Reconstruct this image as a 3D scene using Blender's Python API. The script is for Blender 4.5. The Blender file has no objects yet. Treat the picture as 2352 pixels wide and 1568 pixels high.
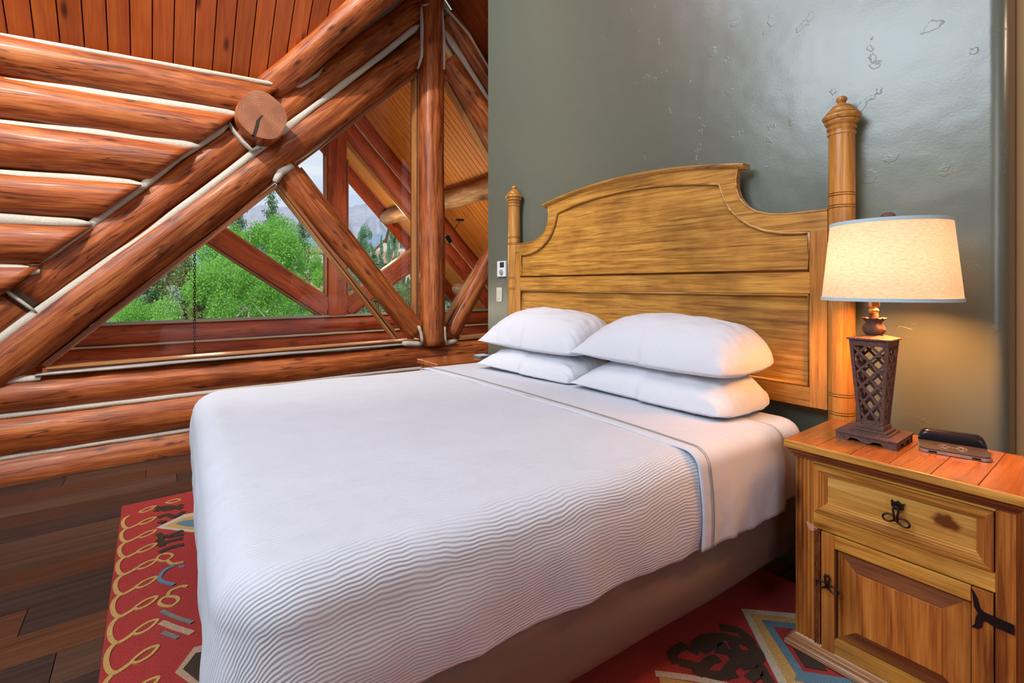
import bpy, bmesh, math, random
from mathutils import Vector, Matrix, noise
random.seed(7)
D = bpy.data
COL = bpy.context.scene.collection
R = math.radians
# ------------------------------------------------------------------ camera
# world: X runs along the headboard wall, Y into it, Z up; floor at 0; camera stands at (0, 0, 1.13)
F, YAW, HC, CY = 1102.0, 53.08, 1.13, 653.7
cam = D.cameras.new('camera'); cam.sensor_width = 36; cam.lens = F / 2352 * 36
cam.shift_y = -(784 - CY) / 2352
cam.clip_start = .02; cam.clip_end = 5000
co = D.objects.new('camera', cam); COL.objects.link(co)
co.location = (0, 0, HC); co.rotation_euler = (R(90), 0, R(YAW))
bpy.context.scene.camera = co
# ------------------------------------------------------------------ world, sun, lights, exposure
sc = bpy.context.scene
sc.view_settings.view_transform = 'Standard'; sc.view_settings.look = 'None'
sc.view_settings.gamma = 1; sc.view_settings.exposure = 0.0
sc.view_settings.use_curve_mapping = False
w = D.worlds.new('world'); sc.world = w; w.use_nodes = True
nt = w.node_tree; nt.nodes.clear()
def N(nt, t, **k):
    n = nt.nodes.new(t)
    for a, b in k.items():
        setattr(n, a, b)
    return n
wo = N(nt, 'ShaderNodeOutputWorld'); bg = N(nt, 'ShaderNodeBackground'); tc = N(nt, 'ShaderNodeTexCoord')
sep = N(nt, 'ShaderNodeSeparateXYZ'); cr = N(nt, 'ShaderNodeValToRGB')
nt.links.new(tc.outputs['Generated'], sep.inputs[0]); nt.links.new(sep.outputs['Z'], cr.inputs[0])
e = cr.color_ramp.elements; e[0].position = 0; e[0].color = (.66, .71, .80, 1); e[1].position = .75; e[1].color = (.26, .42, .70, 1)
x = cr.color_ramp.elements.new(.22); x.color = (.50, .62, .82, 1)
mp = N(nt, 'ShaderNodeMapping'); mp.inputs['Scale'].default_value = (1, 1, 6)
ns = N(nt, 'ShaderNodeTexNoise'); ns.inputs['Scale'].default_value = 3; ns.inputs['Detail'].default_value = 6
c2 = N(nt, 'ShaderNodeValToRGB'); c2.color_ramp.elements[0].position = .45; c2.color_ramp.elements[1].position = .72
mx = N(nt, 'ShaderNodeMixRGB'); mx.inputs[2].default_value = (.82, .85, .90, 1)
nt.links.new(tc.outputs['Generated'], mp.inputs[0]); nt.links.new(mp.outputs[0], ns.inputs[0])
nt.links.new(ns.outputs[0], c2.inputs[0]); nt.links.new(c2.outputs[0], mx.inputs[0]); nt.links.new(cr.outputs[0], mx.inputs[1])
nt.links.new(mx.outputs[0], bg.inputs[0]); nt.links.new(bg.outputs[0], wo.inputs[0]); bg.inputs[1].default_value = 1.15

def light(name, kind, loc, energy, color, size=1, size_y=None, target=None, **k):
    l = D.lights.new(name, kind); l.energy = energy; l.color = color
    if kind == 'AREA':
        l.size = size
        if size_y: l.shape = 'RECTANGLE'; l.size_y = size_y
    elif kind in ('POINT', 'SPOT'): l.shadow_soft_size = size
    for a, b in k.items(): setattr(l, a, b)
    o = D.objects.new(name, l); COL.objects.link(o); o.location = loc
    if target is not None:
        o.rotation_euler = (Vector(target) - Vector(loc)).to_track_quat('-Z', 'Y').to_euler()
    return o
light('sun', 'SUN', (0, 0, 20), 4.2, (1, .95, .86), target=(-9, 5, 9), angle=R(1.5))
# unseen area lights for assumed windows behind and beside the camera; no openings built
light('assumed_window_light', 'AREA', (-1.2, -2.95, 3.6), 215, (.76, .89, 1), 2.6, 2.0, (-1.3, 2, .9))
light('assumed_window_light_side', 'AREA', (2.8, -.9, 2.0), 48, (.94, .96, 1), 2.4, 2.2, (-2.0, 2.2, 1.6))
light('added_overhead_fill', 'AREA', (-1.95, -.25, 4.75), 120, (.78, .89, 1), 1.7, 1.5, (-1.1, .15, 3.6))  # unseen area light added overhead for the wall sheen and the bed top
light('added_casing_fill', 'POINT', (.9, 2.55, 2.3), 16, (1, .80, .58), .1)  # unseen light added behind the partition to brighten the tan casing
# unseen ceiling lamps, assumed from the crisp shadows and warm wall highlight
light('assumed_ceiling_spot', 'SPOT', (-1.7, -1.0, 4.2), 420, (1, .90, .78), .05, None, (-4, .9, 2.3), spot_size=R(88), spot_blend=.6)
light('assumed_ceiling_lamp', 'POINT', (-.8, .7, 4.1), 40, (1, .93, .84), .08)
light('added_porch_fill', 'POINT', (-5.6, 2.7, 1.5), 45, (1, .80, .55), .15)  # unseen light added under the porch roof to brighten its logs and boards
light('added_eave_fill', 'POINT', (-7.7, 2.9, 1.9), 30, (1, .75, .45), .1)  # unseen light added to brighten the soffit beyond the outer truss
light('added_porch_fill_left', 'POINT', (-5.3, .4, .8), 18, (1, .85, .65), .15)  # unseen light added to bring up the red rail logs on the left

# ------------------------------------------------------------------ helpers
S_, C_ = math.sin(R(YAW)), math.cos(R(YAW))
def ray(u, v):
    q = u - 1176
    return Vector((q * C_ - F * S_, q * S_ + F * C_, CY - v))
def at_x(u, v, X=-4.0):
    r = ray(u, v); k = X / r.x; return Vector((X, r.y * k, HC + r.z * k))
def at_y(u, v, Y):
    r = ray(u, v); k = Y / r.y; return Vector((r.x * k, Y, HC + r.z * k))
def at_z(u, v, Z):
    r = ray(u, v); k = (Z - HC) / r.z; return Vector((r.x * k, r.y * k, Z))
def at_d(u, v, d):
    r = ray(u, v) * (d / F); return Vector((r.x, r.y, HC + r.z))

def empty(name, loc, label=None, cat=None, group=None, kind=None, rz=0):
    o = D.objects.new(name, None); COL.objects.link(o); o.location = loc; o.rotation_euler = (0, 0, rz)
    o.empty_display_size = .1
    return tag(o, label, cat, group, kind)
def tag(o, label=None, cat=None, group=None, kind=None):
    if label: o['label'] = label
    if cat: o['category'] = cat
    if group: o['group'] = group
    if kind: o['kind'] = kind
    return o
def put(o, parent=None, label=None, kind=None):
    COL.objects.link(o)
    if parent is not None:
        o.parent = parent
        if parent.parent is not None:
            pm = parent.parent.matrix_basis @ Matrix.Identity(4) if parent.type != 'EMPTY' and parent.matrix_basis == Matrix.Identity(4) else parent.matrix_basis
            o.matrix_parent_inverse = Matrix.Identity(4) if parent.matrix_basis == Matrix.Identity(4) else parent.matrix_basis.inverted()
        else:
            o.matrix_parent_inverse = parent.matrix_basis.inverted()
    if label: o['label'] = label
    if kind: o['kind'] = kind
    return o
def mesh(name, vs, fs, mat, parent=None, smooth=False, label=None, kind=None, uvs=None):
    m = D.meshes.new(name); m.from_pydata([tuple(v) for v in vs], [], fs); m.update()
    if mat: m.materials.append(mat)
    if smooth:
        m.polygons.foreach_set('use_smooth', [True] * len(m.polygons))
    if uvs:
        ul = m.uv_layers.new(name='UVMap')
        for lp in m.loops: ul.data[lp.index].uv = uvs[lp.vertex_index]
    o = D.objects.new(name, m)
    return put(o, parent, label, kind)
def from_bm(name, bm, mat, parent=None, smooth=False, label=None, kind=None):
    bmesh.ops.recalc_face_normals(bm, faces=bm.faces)
    m = D.meshes.new(name); bm.to_mesh(m); bm.free()
    if mat: m.materials.append(mat)
    if smooth: m.polygons.foreach_set('use_smooth', [True] * len(m.polygons))
    return put(D.objects.new(name, m), parent, label, kind)
def smooth_by_angle(o, a=40):
    for p in o.data.polygons: p.use_smooth = True
    bm = bmesh.new(); bm.from_mesh(o.data)
    for ed in bm.edges:
        if len(ed.link_faces) == 2 and ed.calc_face_angle(0) > R(a): ed.smooth = False
    bm.to_mesh(o.data); bm.free()
def bx(bm, x0, x1, y0, y1, z0, z1, bev=0):
    r = bmesh.ops.create_cube(bm, size=1)
    vs = r['verts']
    for v in vs:
        v.co = Vector(((x0 + x1) / 2 + v.co.x * (x1 - x0), (y0 + y1) / 2 + v.co.y * (y1 - y0), (z0 + z1) / 2 + v.co.z * (z1 - z0)))
    if bev:
        es = list({e for v in vs for e in v.link_edges})
        bmesh.ops.bevel(bm, geom=es, offset=bev, segments=2, profile=.6, affect='EDGES')
def box(name, x0, x1, y0, y1, z0, z1, mat, parent=None, bev=0, **k):
    bm = bmesh.new(); bx(bm, x0, x1, y0, y1, z0, z1, bev); return from_bm(name, bm, mat, parent, **k)
def bar_into(bm, p, q, wd, th, up=Vector((1, 0, 0))):
    """rectangular bar from p to q; th is measured along 'up'"""
    p, q = Vector(p), Vector(q); d = (q - p).normalized(); u = (up - d * up.dot(d)).normalized(); s = d.cross(u)
    vs = []
    for c in (p, q):
        for a, b in ((-1, -1), (1, -1), (1, 1), (-1, 1)):
            vs.append(bm.verts.new(c + s * a * wd / 2 + u * b * th / 2))
    for f in ((0, 1, 2, 3), (7, 6, 5, 4), (0, 4, 5, 1), (1, 5, 6, 2), (2, 6, 7, 3), (3, 7, 4, 0)):
        bm.faces.new([vs[i] for i in f])
def bar(name, p, q, wd, th, mat, parent=None, up=Vector((1, 0, 0)), bev=.004, **k):
    """bar from p to q, local X along it (so wood grain follows), th measured along 'up'"""
    p, q = Vector(p), Vector(q); d = (q - p).normalized(); u = (up - d * up.dot(d)).normalized(); s = u.cross(d)
    bm = bmesh.new(); bx(bm, 0, (q - p).length, -wd / 2, wd / 2, -th / 2, th / 2, bev); o = from_bm(name, bm, mat, parent, **k)
    o.matrix_basis = Matrix.Translation(p) @ Matrix((d, s, u)).transposed().to_4x4(); return o
def tube_into(vs, fs, pts, r, n=8, closed=False, cap=True):
    base = len(vs); pts = [Vector(p) for p in pts]; m = len(pts); up = None
    rr = r if isinstance(r, (list, tuple)) else [r] * m
    for i, p in enumerate(pts):
        a = pts[(i - 1) % m] if (closed or i) else p; b = pts[(i + 1) % m] if (closed or i < m - 1) else p
        d = (b - a).normalized()
        if up is None: up = Vector((0, 0, 1)) if abs(d.z) < .9 else Vector((1, 0, 0))
        s = d.cross(up).normalized(); up = s.cross(d).normalized()
        for j in range(n):
            t = 2 * math.pi * j / n; vs.append(p + s * math.cos(t) * rr[i] + up * math.sin(t) * rr[i])
    for i in range(m if closed else m - 1):
        for j in range(n):
            a = base + i * n + j; b = base + i * n + (j + 1) % n
            c = base + ((i + 1) % m) * n + (j + 1) % n; d_ = base + ((i + 1) % m) * n + j
            fs.append((a, b, c, d_))
    if cap and not closed:
        fs.append(tuple(base + j for j in range(n))[::-1]); fs.append(tuple(base + (m - 1) * n + j for j in range(n)))
def tube(name, pts, r, mat, parent=None, n=8, closed=False, **k):
    vs, fs = [], []; tube_into(vs, fs, pts, r, n, closed); return mesh(name, vs, fs, mat, parent, True, **k)
def lathe(name, prof, c, mat, parent=None, n=32, caps=True, **k):
    """prof: (radius, z)"""
    vs, fs = [], []
    for r, z in prof:
        for j in range(n):
            t = 2 * math.pi * j / n; vs.append((c[0] + r * math.cos(t), c[1] + r * math.sin(t), c[2] + z))
    for i in range(len(prof) - 1):
        for j in range(n):
            fs.append((i * n + j, i * n + (j + 1) % n, (i + 1) * n + (j + 1) % n, (i + 1) * n + j))
    if caps and prof[0][0] > 1e-4: fs.append(tuple(range(n))[::-1])
    if caps and prof[-1][0] > 1e-4: fs.append(tuple((len(prof) - 1) * n + j for j in range(n)))
    o = mesh(name, vs, fs, mat, parent, True, **k); smooth_by_angle(o, 50); return o
def prism(name, pts, axis, a0, a1, mat, parent=None, bev=0, **k):
    """polygon in the plane across 'axis' extruded from a0 to a1"""
    def P(p, a):
        return {'x': (a, p[0], p[1]), 'y': (p[0], a, p[1]), 'z': (p[0], p[1], a)}[axis]
    bm = bmesh.new(); v0 = [bm.verts.new(P(p, a0)) for p in pts]; v1 = [bm.verts.new(P(p, a1)) for p in pts]
    bm.faces.new(v0[::-1]); bm.faces.new(v1); n = len(pts)
    for i in range(n): bm.faces.new((v0[i], v0[(i + 1) % n], v1[(i + 1) % n], v1[i]))
    if bev: bmesh.ops.bevel(bm, geom=[e for e in bm.edges], offset=bev, segments=2, affect='EDGES')
    return from_bm(name, bm, mat, parent, **k)
def log(name, p, q, r0, r1, mat, parent=None, seed=0, cut0=0, cut1=0, n=28, amp=.006, label=None, **k):
    """hand-peeled log: local X runs from p to q; cut shears the end faces in the wall plane"""
    p, q = Vector(p), Vector(q); L = (q - p).length; d = (q - p).normalized()
    up = Vector((1, 0, 0)) if abs(d.x) < .9 else Vector((0, 0, 1))
    zz = (up - d * up.dot(d)).normalized(); yy = zz.cross(d)
    M = Matrix.Translation(p) @ Matrix((d, yy, zz)).transposed().to_4x4()
    m = max(6, int(L / .05)); vs, fs = [], []
    so = Vector((seed * 3.17, seed * 1.31, seed * .7))
    for i in range(m + 1):
        t = i / m; rr = r0 + (r1 - r0) * t
        for j in range(n):
            a = 2 * math.pi * j / n; cy, cz = math.cos(a), math.sin(a)
            x = L * t
            h = noise.noise(Vector((x * 1.3, cy * 1.2, cz * 1.2)) + so) * amp * 2.2 + noise.noise(Vector((x * 5, cy * 2.4, cz * 2.4)) + so) * amp * .7
            r = rr + h
            xx = x
            if t > .75: xx += cut1 * cy * rr * (t - .75) * 4
            else: xx += cut0 * cy * rr * (.5 - t) * 2
            vs.append((xx, cy * r, cz * r))
    for i in range(m):
        for j in range(n):
            fs.append((i * n + j, i * n + (j + 1) % n, (i + 1) * n + (j + 1) % n, (i + 1) * n + j))
    fs.append(tuple(range(n))[::-1]); fs.append(tuple(m * n + j for j in range(n)))
    me = D.meshes.new(name); me.from_pydata(vs, [], fs); me.materials.append(mat); me.update()
    sm = [True] * len(fs); sm[-1] = sm[-2] = False; me.polygons.foreach_set('use_smooth', sm)
    o = D.objects.new(name, me); put(o, parent, label, k.get('kind')); o.matrix_basis = M
    return o
def chink(name, pts, wd, th, mat, parent=None, seed=0, **k):
    """mortar bead following pts in the wall plane (oval section, uneven edges)"""
    P = []
    for i in range(len(pts) - 1):
        a, b = Vector(pts[i]), Vector(pts[i + 1]); m = max(2, int((b - a).length / .04))
        P += [a.lerp(b, j / m) for j in range(m)]
    P.append(Vector(pts[-1])); vs, fs = [], []; n = 8
    for i, c in enumerate(P):
        d = (P[min(i + 1, len(P) - 1)] - P[max(i - 1, 0)]).normalized(); s = d.cross(Vector((1, 0, 0))).normalized()
        wv = wd * min(1, (.75 if len(P) < 9 else .35) + .4 * min(i, len(P) - 1 - i)) * (1 + .35 * noise.noise(Vector((i * .11 + seed, seed * 2.1, 0)))) / 2
        sh = wd * .10 * noise.noise(Vector((i * .15, seed * 1.7, 4)))
        for j in range(n):
            a = 2 * math.pi * j / n; rx = 1 + .5 * noise.noise(Vector((i * .35, j * .9, seed))); vs.append(c + s * (math.cos(a) * wv + sh) + Vector((1, 0, 0)) * math.sin(a) * th * rx)
    for i in range(len(P) - 1):
        for j in range(n): fs.append((i * n + j, i * n + (j + 1) % n, (i + 1) * n + (j + 1) % n, (i + 1) * n + j))
    fs.append(tuple(range(n))[::-1]); fs.append(tuple((len(P) - 1) * n + j for j in range(n)))
    return mesh(name, vs, fs, mat, parent, True, **k)

# ------------------------------------------------------------------ materials
def mat(name):
    m = D.materials.new(name); m.use_nodes = True; t = m.node_tree; b = t.nodes['Principled BSDF']; return m, t, b
def plain(name, col, rough=.6, metal=0, bump=0, bscale=200, var=0, spec=None, coat=0):
    m, t, b = mat(name); b.inputs['Base Color'].default_value = (*col, 1); b.inputs['Roughness'].default_value = rough; b.inputs['Metallic'].default_value = metal
    if spec is not None: b.inputs['Specular IOR Level'].default_value = spec
    if coat: b.inputs['Coat Weight'].default_value = coat; b.inputs['Coat Roughness'].default_value = .12
    if bump or var:
        tcn = N(t, 'ShaderNodeTexCoord'); n = N(t, 'ShaderNodeTexNoise'); n.inputs['Scale'].default_value = bscale; n.inputs['Detail'].default_value = 4
        t.links.new(tcn.outputs['Object'], n.inputs[0])
        if bump:
            bp = N(t, 'ShaderNodeBump'); bp.inputs['Strength'].default_value = bump; bp.inputs['Distance'].default_value = .003
            t.links.new(n.outputs[0], bp.inputs['Height']); t.links.new(bp.outputs[0], b.inputs['Normal'])
        if var:
            rp = N(t, 'ShaderNodeValToRGB'); rp.color_ramp.elements[0].position = .3; rp.color_ramp.elements[1].position = .7
            rp.color_ramp.elements[0].color = (*[c * (1 - var) for c in col], 1); rp.color_ramp.elements[1].color = (*[min(1, c * (1 + var)) for c in col], 1)
            t.links.new(n.outputs[0], rp.inputs[0]); t.links.new(rp.outputs[0], b.inputs['Base Color'])
    return m
def wood(name, dark, mid, light, along='X', sl=1.5, sa=16, rough=.42, knots=.6, cracks=.0, bump=.25, contrast=1.0, vary=.25, spec=.5, blot=0, coat=0, stain=None):
    m, t, b = mat(name); L = t.links.new
    tcn = N(t, 'ShaderNodeTexCoord'); oi = N(t, 'ShaderNodeObjectInfo')
    vm = N(t, 'ShaderNodeVectorMath', operation='SCALE'); vm.inputs[0].default_value = (13.1, 7.7, 9.3); L(oi.outputs['Random'], vm.inputs['Scale'])
    ad = N(t, 'ShaderNodeVectorMath', operation='ADD'); L(tcn.outputs['Object'], ad.inputs[0]); L(vm.outputs[0], ad.inputs[1])
    def mapped(a, c):
        q = N(t, 'ShaderNodeMapping'); q.inputs['Scale'].default_value = {'X': (a, c, c), 'Y': (c, a, c), 'Z': (c, c, a)}[along]; L(ad.outputs[0], q.inputs[0]); return q
    m1 = mapped(sl, sa); n1 = N(t, 'ShaderNodeTexNoise'); n1.inputs['Scale'].default_value = 1; n1.inputs['Detail'].default_value = 5; n1.inputs['Distortion'].default_value = .8; L(m1.outputs[0], n1.inputs[0])
    m2 = mapped(sl * 4, sa * 7); n2 = N(t, 'ShaderNodeTexNoise'); n2.inputs['Scale'].default_value = 1; n2.inputs['Detail'].default_value = 3; L(m2.outputs[0], n2.inputs[0])
    mi = N(t, 'ShaderNodeMixRGB'); mi.inputs[0].default_value = .35; L(n1.outputs[0], mi.inputs[1]); L(n2.outputs[0], mi.inputs[2])
    rp = N(t, 'ShaderNodeValToRGB'); el = rp.color_ramp.elements; h = .16 / contrast
    el[0].position = .5 - h; el[0].color = (*dark, 1); el[1].position = .5 + h; el[1].color = (*light, 1); x = el.new(.5); x.color = (*mid, 1)
    L(mi.outputs[0], rp.inputs[0]); out = rp.outputs[0]
    def mul(fac, col):
        nonlocal out
        q = N(t, 'ShaderNodeMixRGB', blend_type='MULTIPLY'); L(fac, q.inputs[0]); L(out, q.inputs[1]); q.inputs[2].default_value = (*col, 1); out = q.outputs[0]
    if knots:
        m3 = mapped(sl * 1.6, sa * .38); vo = N(t, 'ShaderNodeTexVoronoi'); vo.inputs['Scale'].default_value = 1; L(m3.outputs[0], vo.inputs[0])
        kr = N(t, 'ShaderNodeValToRGB'); kr.color_ramp.elements[0].position = .05; kr.color_ramp.elements[0].color = (knots, knots, knots, 1); kr.color_ramp.elements[1].position = .17; kr.color_ramp.elements[1].color = (0, 0, 0, 1)
        L(vo.outputs['Distance'], kr.inputs[0]); mul(kr.outputs[0], (.22, .13, .10))
    if cracks:
        m4 = mapped(.7, sa * .55); n4 = N(t, 'ShaderNodeTexNoise'); n4.inputs['Scale'].default_value = 1; n4.inputs['Detail'].default_value = 3; L(m4.outputs[0], n4.inputs[0])
        sb = N(t, 'ShaderNodeMath', operation='SUBTRACT'); sb.inputs[1].default_value = .54; L(n4.outputs[0], sb.inputs[0]); ab = N(t, 'ShaderNodeMath', operation='ABSOLUTE'); L(sb.outputs[0], ab.inputs[0])
        ck = N(t, 'ShaderNodeValToRGB'); ck.color_ramp.elements[0].position = .0; ck.color_ramp.elements[0].color = (cracks,) * 3 + (1,); ck.color_ramp.elements[1].position = .012; ck.color_ramp.elements[1].color = (0, 0, 0, 1)
        L(ab.outputs[0], ck.inputs[0]); mul(ck.outputs[0], (.15, .10, .08))
    if blot:
        n5 = N(t, 'ShaderNodeTexNoise'); n5.inputs['Scale'].default_value = 3.2; n5.inputs['Detail'].default_value = 6; L(ad.outputs[0], n5.inputs[0])
        b5 = N(t, 'ShaderNodeValToRGB'); b5.color_ramp.elements[0].position = .48; b5.color_ramp.elements[0].color = (0, 0, 0, 1); b5.color_ramp.elements[1].position = .68; b5.color_ramp.elements[1].color = (blot,) * 3 + (1,)
        L(n5.outputs[0], b5.inputs[0]); mul(b5.outputs[0], (.45, .42, .45))
    if stain:
        q1 = N(t, 'ShaderNodeVectorMath', operation='SUBTRACT'); L(tcn.outputs['Object'], q1.inputs[0]); q1.inputs[1].default_value = stain[0]
        q2 = N(t, 'ShaderNodeVectorMath', operation='MULTIPLY'); L(q1.outputs[0], q2.inputs[0]); q2.inputs[1].default_value = stain[1]
        q6 = N(t, 'ShaderNodeTexNoise'); q6.inputs['Scale'].default_value = 22; q6.inputs['Detail'].default_value = 4; L(tcn.outputs['Object'], q6.inputs[0])
        q3 = N(t, 'ShaderNodeVectorMath', operation='LENGTH'); L(q2.outputs[0], q3.inputs[0]); q4 = N(t, 'ShaderNodeMath', operation='ADD'); L(q3.outputs['Value'], q4.inputs[0]); L(q6.outputs[0], q4.inputs[1])
        q5 = N(t, 'ShaderNodeValToRGB'); q5.color_ramp.elements[0].position = .75; q5.color_ramp.elements[0].color = (.95, .95, .95, 1); q5.color_ramp.elements[1].position = 1.35; q5.color_ramp.elements[1].color = (0, 0, 0, 1)
        L(q4.outputs[0], q5.inputs[0]); mul(q5.outputs[0], (.20, .09, .06))
    if vary:
        mr = N(t, 'ShaderNodeMapRange'); mr.inputs['To Min'].default_value = 1 - vary; mr.inputs['To Max'].default_value = 1 + vary * .6; L(oi.outputs['Random'], mr.inputs['Value'])
        hs = N(t, 'ShaderNodeHueSaturation'); L(mr.outputs[0], hs.inputs['Value']); L(out, hs.inputs['Color']); out = hs.outputs[0]
    L(out, b.inputs['Base Color']); b.inputs['Roughness'].default_value = rough; b.inputs['Specular IOR Level'].default_value = spec
    if coat: b.inputs['Coat Weight'].default_value = coat; b.inputs['Coat Roughness'].default_value = .15
    if bump:
        bp = N(t, 'ShaderNodeBump'); bp.inputs['Strength'].default_value = bump; bp.inputs['Distance'].default_value = .004; L(mi.outputs[0], bp.inputs['Height']); L(bp.outputs[0], b.inputs['Normal'])
    return m
M_log = wood('log_wood', (.17, .030, .006), (.42, .100, .020), (.64, .215, .052), 'X', 2.2, 26, .50, .95, .95, .6, 1.05, .18, blot=.5, coat=.05)
M_log_end = wood('log_end_grain', (.22, .07, .03), (.42, .17, .08), (.55, .27, .14), 'X', 30, 30, .7, 0, 0, .3, .8, 0)
M_log_red = wood('porch_log_wood', (.15, .020, .005), (.36, .055, .012), (.50, .11, .024), 'X', 1.3, 9, .5, .7, .6, .2, 1, .12)
M_log_gray = wood('weathered_log_wood', (.20, .08, .03), (.42, .22, .10), (.58, .40, .24), 'X', 2, 16, .6, .6, .6, .3, 1, .1)
M_chink = plain('chinking', (.60, .56, .48), .85, 0, .8, 140, .12)
M_board = wood('ceiling_board_wood', (.26, .045, .007), (.42, .085, .012), (.54, .14, .024), 'X', 1.5, 20, .45, .95, 0, .12, .7, .22)
M_soffit = wood('soffit_board_wood', (.42, .12, .018), (.62, .22, .036), (.75, .32, .06), 'Y', 1.2, 20, .5, .7, 0, .1, .7, .15)
M_trim = wood('window_trim_wood', (.30, .10, .025), (.46, .20, .06), (.60, .31, .11), 'X', 1.5, 24, .45, .2, 0, .1, .7, .1)
M_trim_dk = wood('dark_window_trim_wood', (.16, .05, .02), (.27, .095, .036), (.36, .14, .06), 'X', 1.5, 24, .45, .2, 0, .1, .7, .1)
M_hb = wood('headboard_wood', (.26, .105, .018), (.50, .235, .042), (.68, .37, .075), 'X', 3.0, 60, .34, .25, 0, .16, 1.1, .06, blot=.8, coat=.25)
M_hb_v = wood('headboard_stile_wood', (.28, .105, .018), (.48, .21, .038), (.62, .31, .065), 'Z', 3.0, 60, .34, .25, 0, .16, .9, .06, blot=.5, coat=.25)
M_pine = wood('pine_rail_wood', (.25, .085, .012), (.52, .245, .038), (.68, .37, .075), 'X', 2.0, 30, .36, .95, 0, .2, 1.15, .15, coat=.25, blot=.55)
M_pine_v = wood('pine_stile_wood', (.17, .048, .008), (.42, .145, .024), (.56, .24, .048), 'Z', 1.6, 26, .36, .95, 0, .2, 1.1, .12, coat=.25, blot=.5)
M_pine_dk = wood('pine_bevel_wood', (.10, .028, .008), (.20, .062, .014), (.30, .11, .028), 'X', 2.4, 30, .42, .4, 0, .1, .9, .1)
M_pine_top = wood('pine_top_wood', (.25, .066, .012), (.36, .115, .021), (.44, .165, .034), 'Y', 1.5, 20, .22, .6, 0, .08, .7, .12, coat=.5)
M_floor = [wood('floor_plank_wood_%s' % 'abcde'[i], tuple(c * .55 for c in col), col, tuple(min(1, c * 1.6) for c in col), 'Y', 1.2, 30, .36, 0, 0, .25, .8, .15, spec=.4)
           for i, col in enumerate([(.070, .026, .012), (.088, .034, .015), (.056, .026, .016), (.074, .040, .025), (.036, .024, .020)])]
def cotton(name, col, big=.5, sc=6):
    m, t, b = mat(name); L = t.links.new; b.inputs['Base Color'].default_value = (*col, 1); b.inputs['Roughness'].default_value = .85
    tcn = N(t, 'ShaderNodeTexCoord'); oi = N(t, 'ShaderNodeObjectInfo'); ad = N(t, 'ShaderNodeVectorMath', operation='ADD'); L(tcn.outputs['Object'], ad.inputs[0]); L(oi.outputs['Random'], ad.inputs[1])
    n1 = N(t, 'ShaderNodeTexNoise'); n1.inputs['Scale'].default_value = sc; n1.inputs['Detail'].default_value = 3; n1.inputs['Distortion'].default_value = .6; L(ad.outputs[0], n1.inputs[0])
    sb = N(t, 'ShaderNodeMath', operation='SUBTRACT'); sb.inputs[1].default_value = .5; L(n1.outputs[0], sb.inputs[0]); ab = N(t, 'ShaderNodeMath', operation='ABSOLUTE'); L(sb.outputs[0], ab.inputs[0])
    n2 = N(t, 'ShaderNodeTexNoise'); n2.inputs['Scale'].default_value = sc * 6; n2.inputs['Detail'].default_value = 3; n2.inputs['Distortion'].default_value = 1; L(ad.outputs[0], n2.inputs[0])
    b1 = N(t, 'ShaderNodeBump'); b1.inputs['Strength'].default_value = big; b1.inputs['Distance'].default_value = .035; L(ab.outputs[0], b1.inputs['Height'])
    b2 = N(t, 'ShaderNodeBump'); b2.inputs['Strength'].default_value = .25; b2.inputs['Distance'].default_value = .004; L(n2.outputs[0], b2.inputs['Height']); L(b1.outputs[0], b2.inputs['Normal']); L(b2.outputs[0], b.inputs['Normal']); return m
M_white = cotton('white_cotton', (.61, .65, .72), .35, 4.5)
M_pillow = cotton('pillow_cotton', (.66, .69, .75), .40, 5)
M_skirt = plain('brown_box_spring_cover', (.15, .098, .078), .62, 0, .2, 500, .1)
M_black = plain('black_iron', (.018, .014, .014), .45, .6, .3, 90)
M_iron = plain('wrought_iron', (.045, .032, .032), .38, .8, .3, 90)
M_rust = plain('rusty_brown_iron', (.115, .060, .050), .75, .1, .8, 160, .3)
M_brass = plain('brass', (.65, .40, .13), .3, 1)
M_plastic_w = plain('white_plastic', (.72, .78, .82), .35)
M_switch = plain('ivory_plastic', (.62, .62, .52), .4)
M_screen = plain('dark_display', (.03, .04, .045), .15)
M_gloss = plain('glossy_black_plastic', (.010, .010, .016), .22, spec=.35)
M_char = plain('dark_gray_plastic', (.055, .042, .036), .38)
M_silver = plain('silver_plastic', (.34, .34, .38), .35, .5)
M_orange_txt = plain('orange_print', (.75, .36, .12), .5)
M_gray_print = plain('gray_print', (.30, .29, .28), .6)
M_grayline = plain('gray_piping', (.34, .32, .28), .8)
M_bluegray = plain('bluegray_plastic', (.08, .16, .20), .3)
M_paper = plain('pale_blue_paper', (.60, .70, .85), .35)
M_dark = plain('dark_recess', (.03, .02, .015), .8)
M_raw = plain('raw_chipped_wood', (.50, .24, .15), .9, 0, .4, 200)

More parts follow.
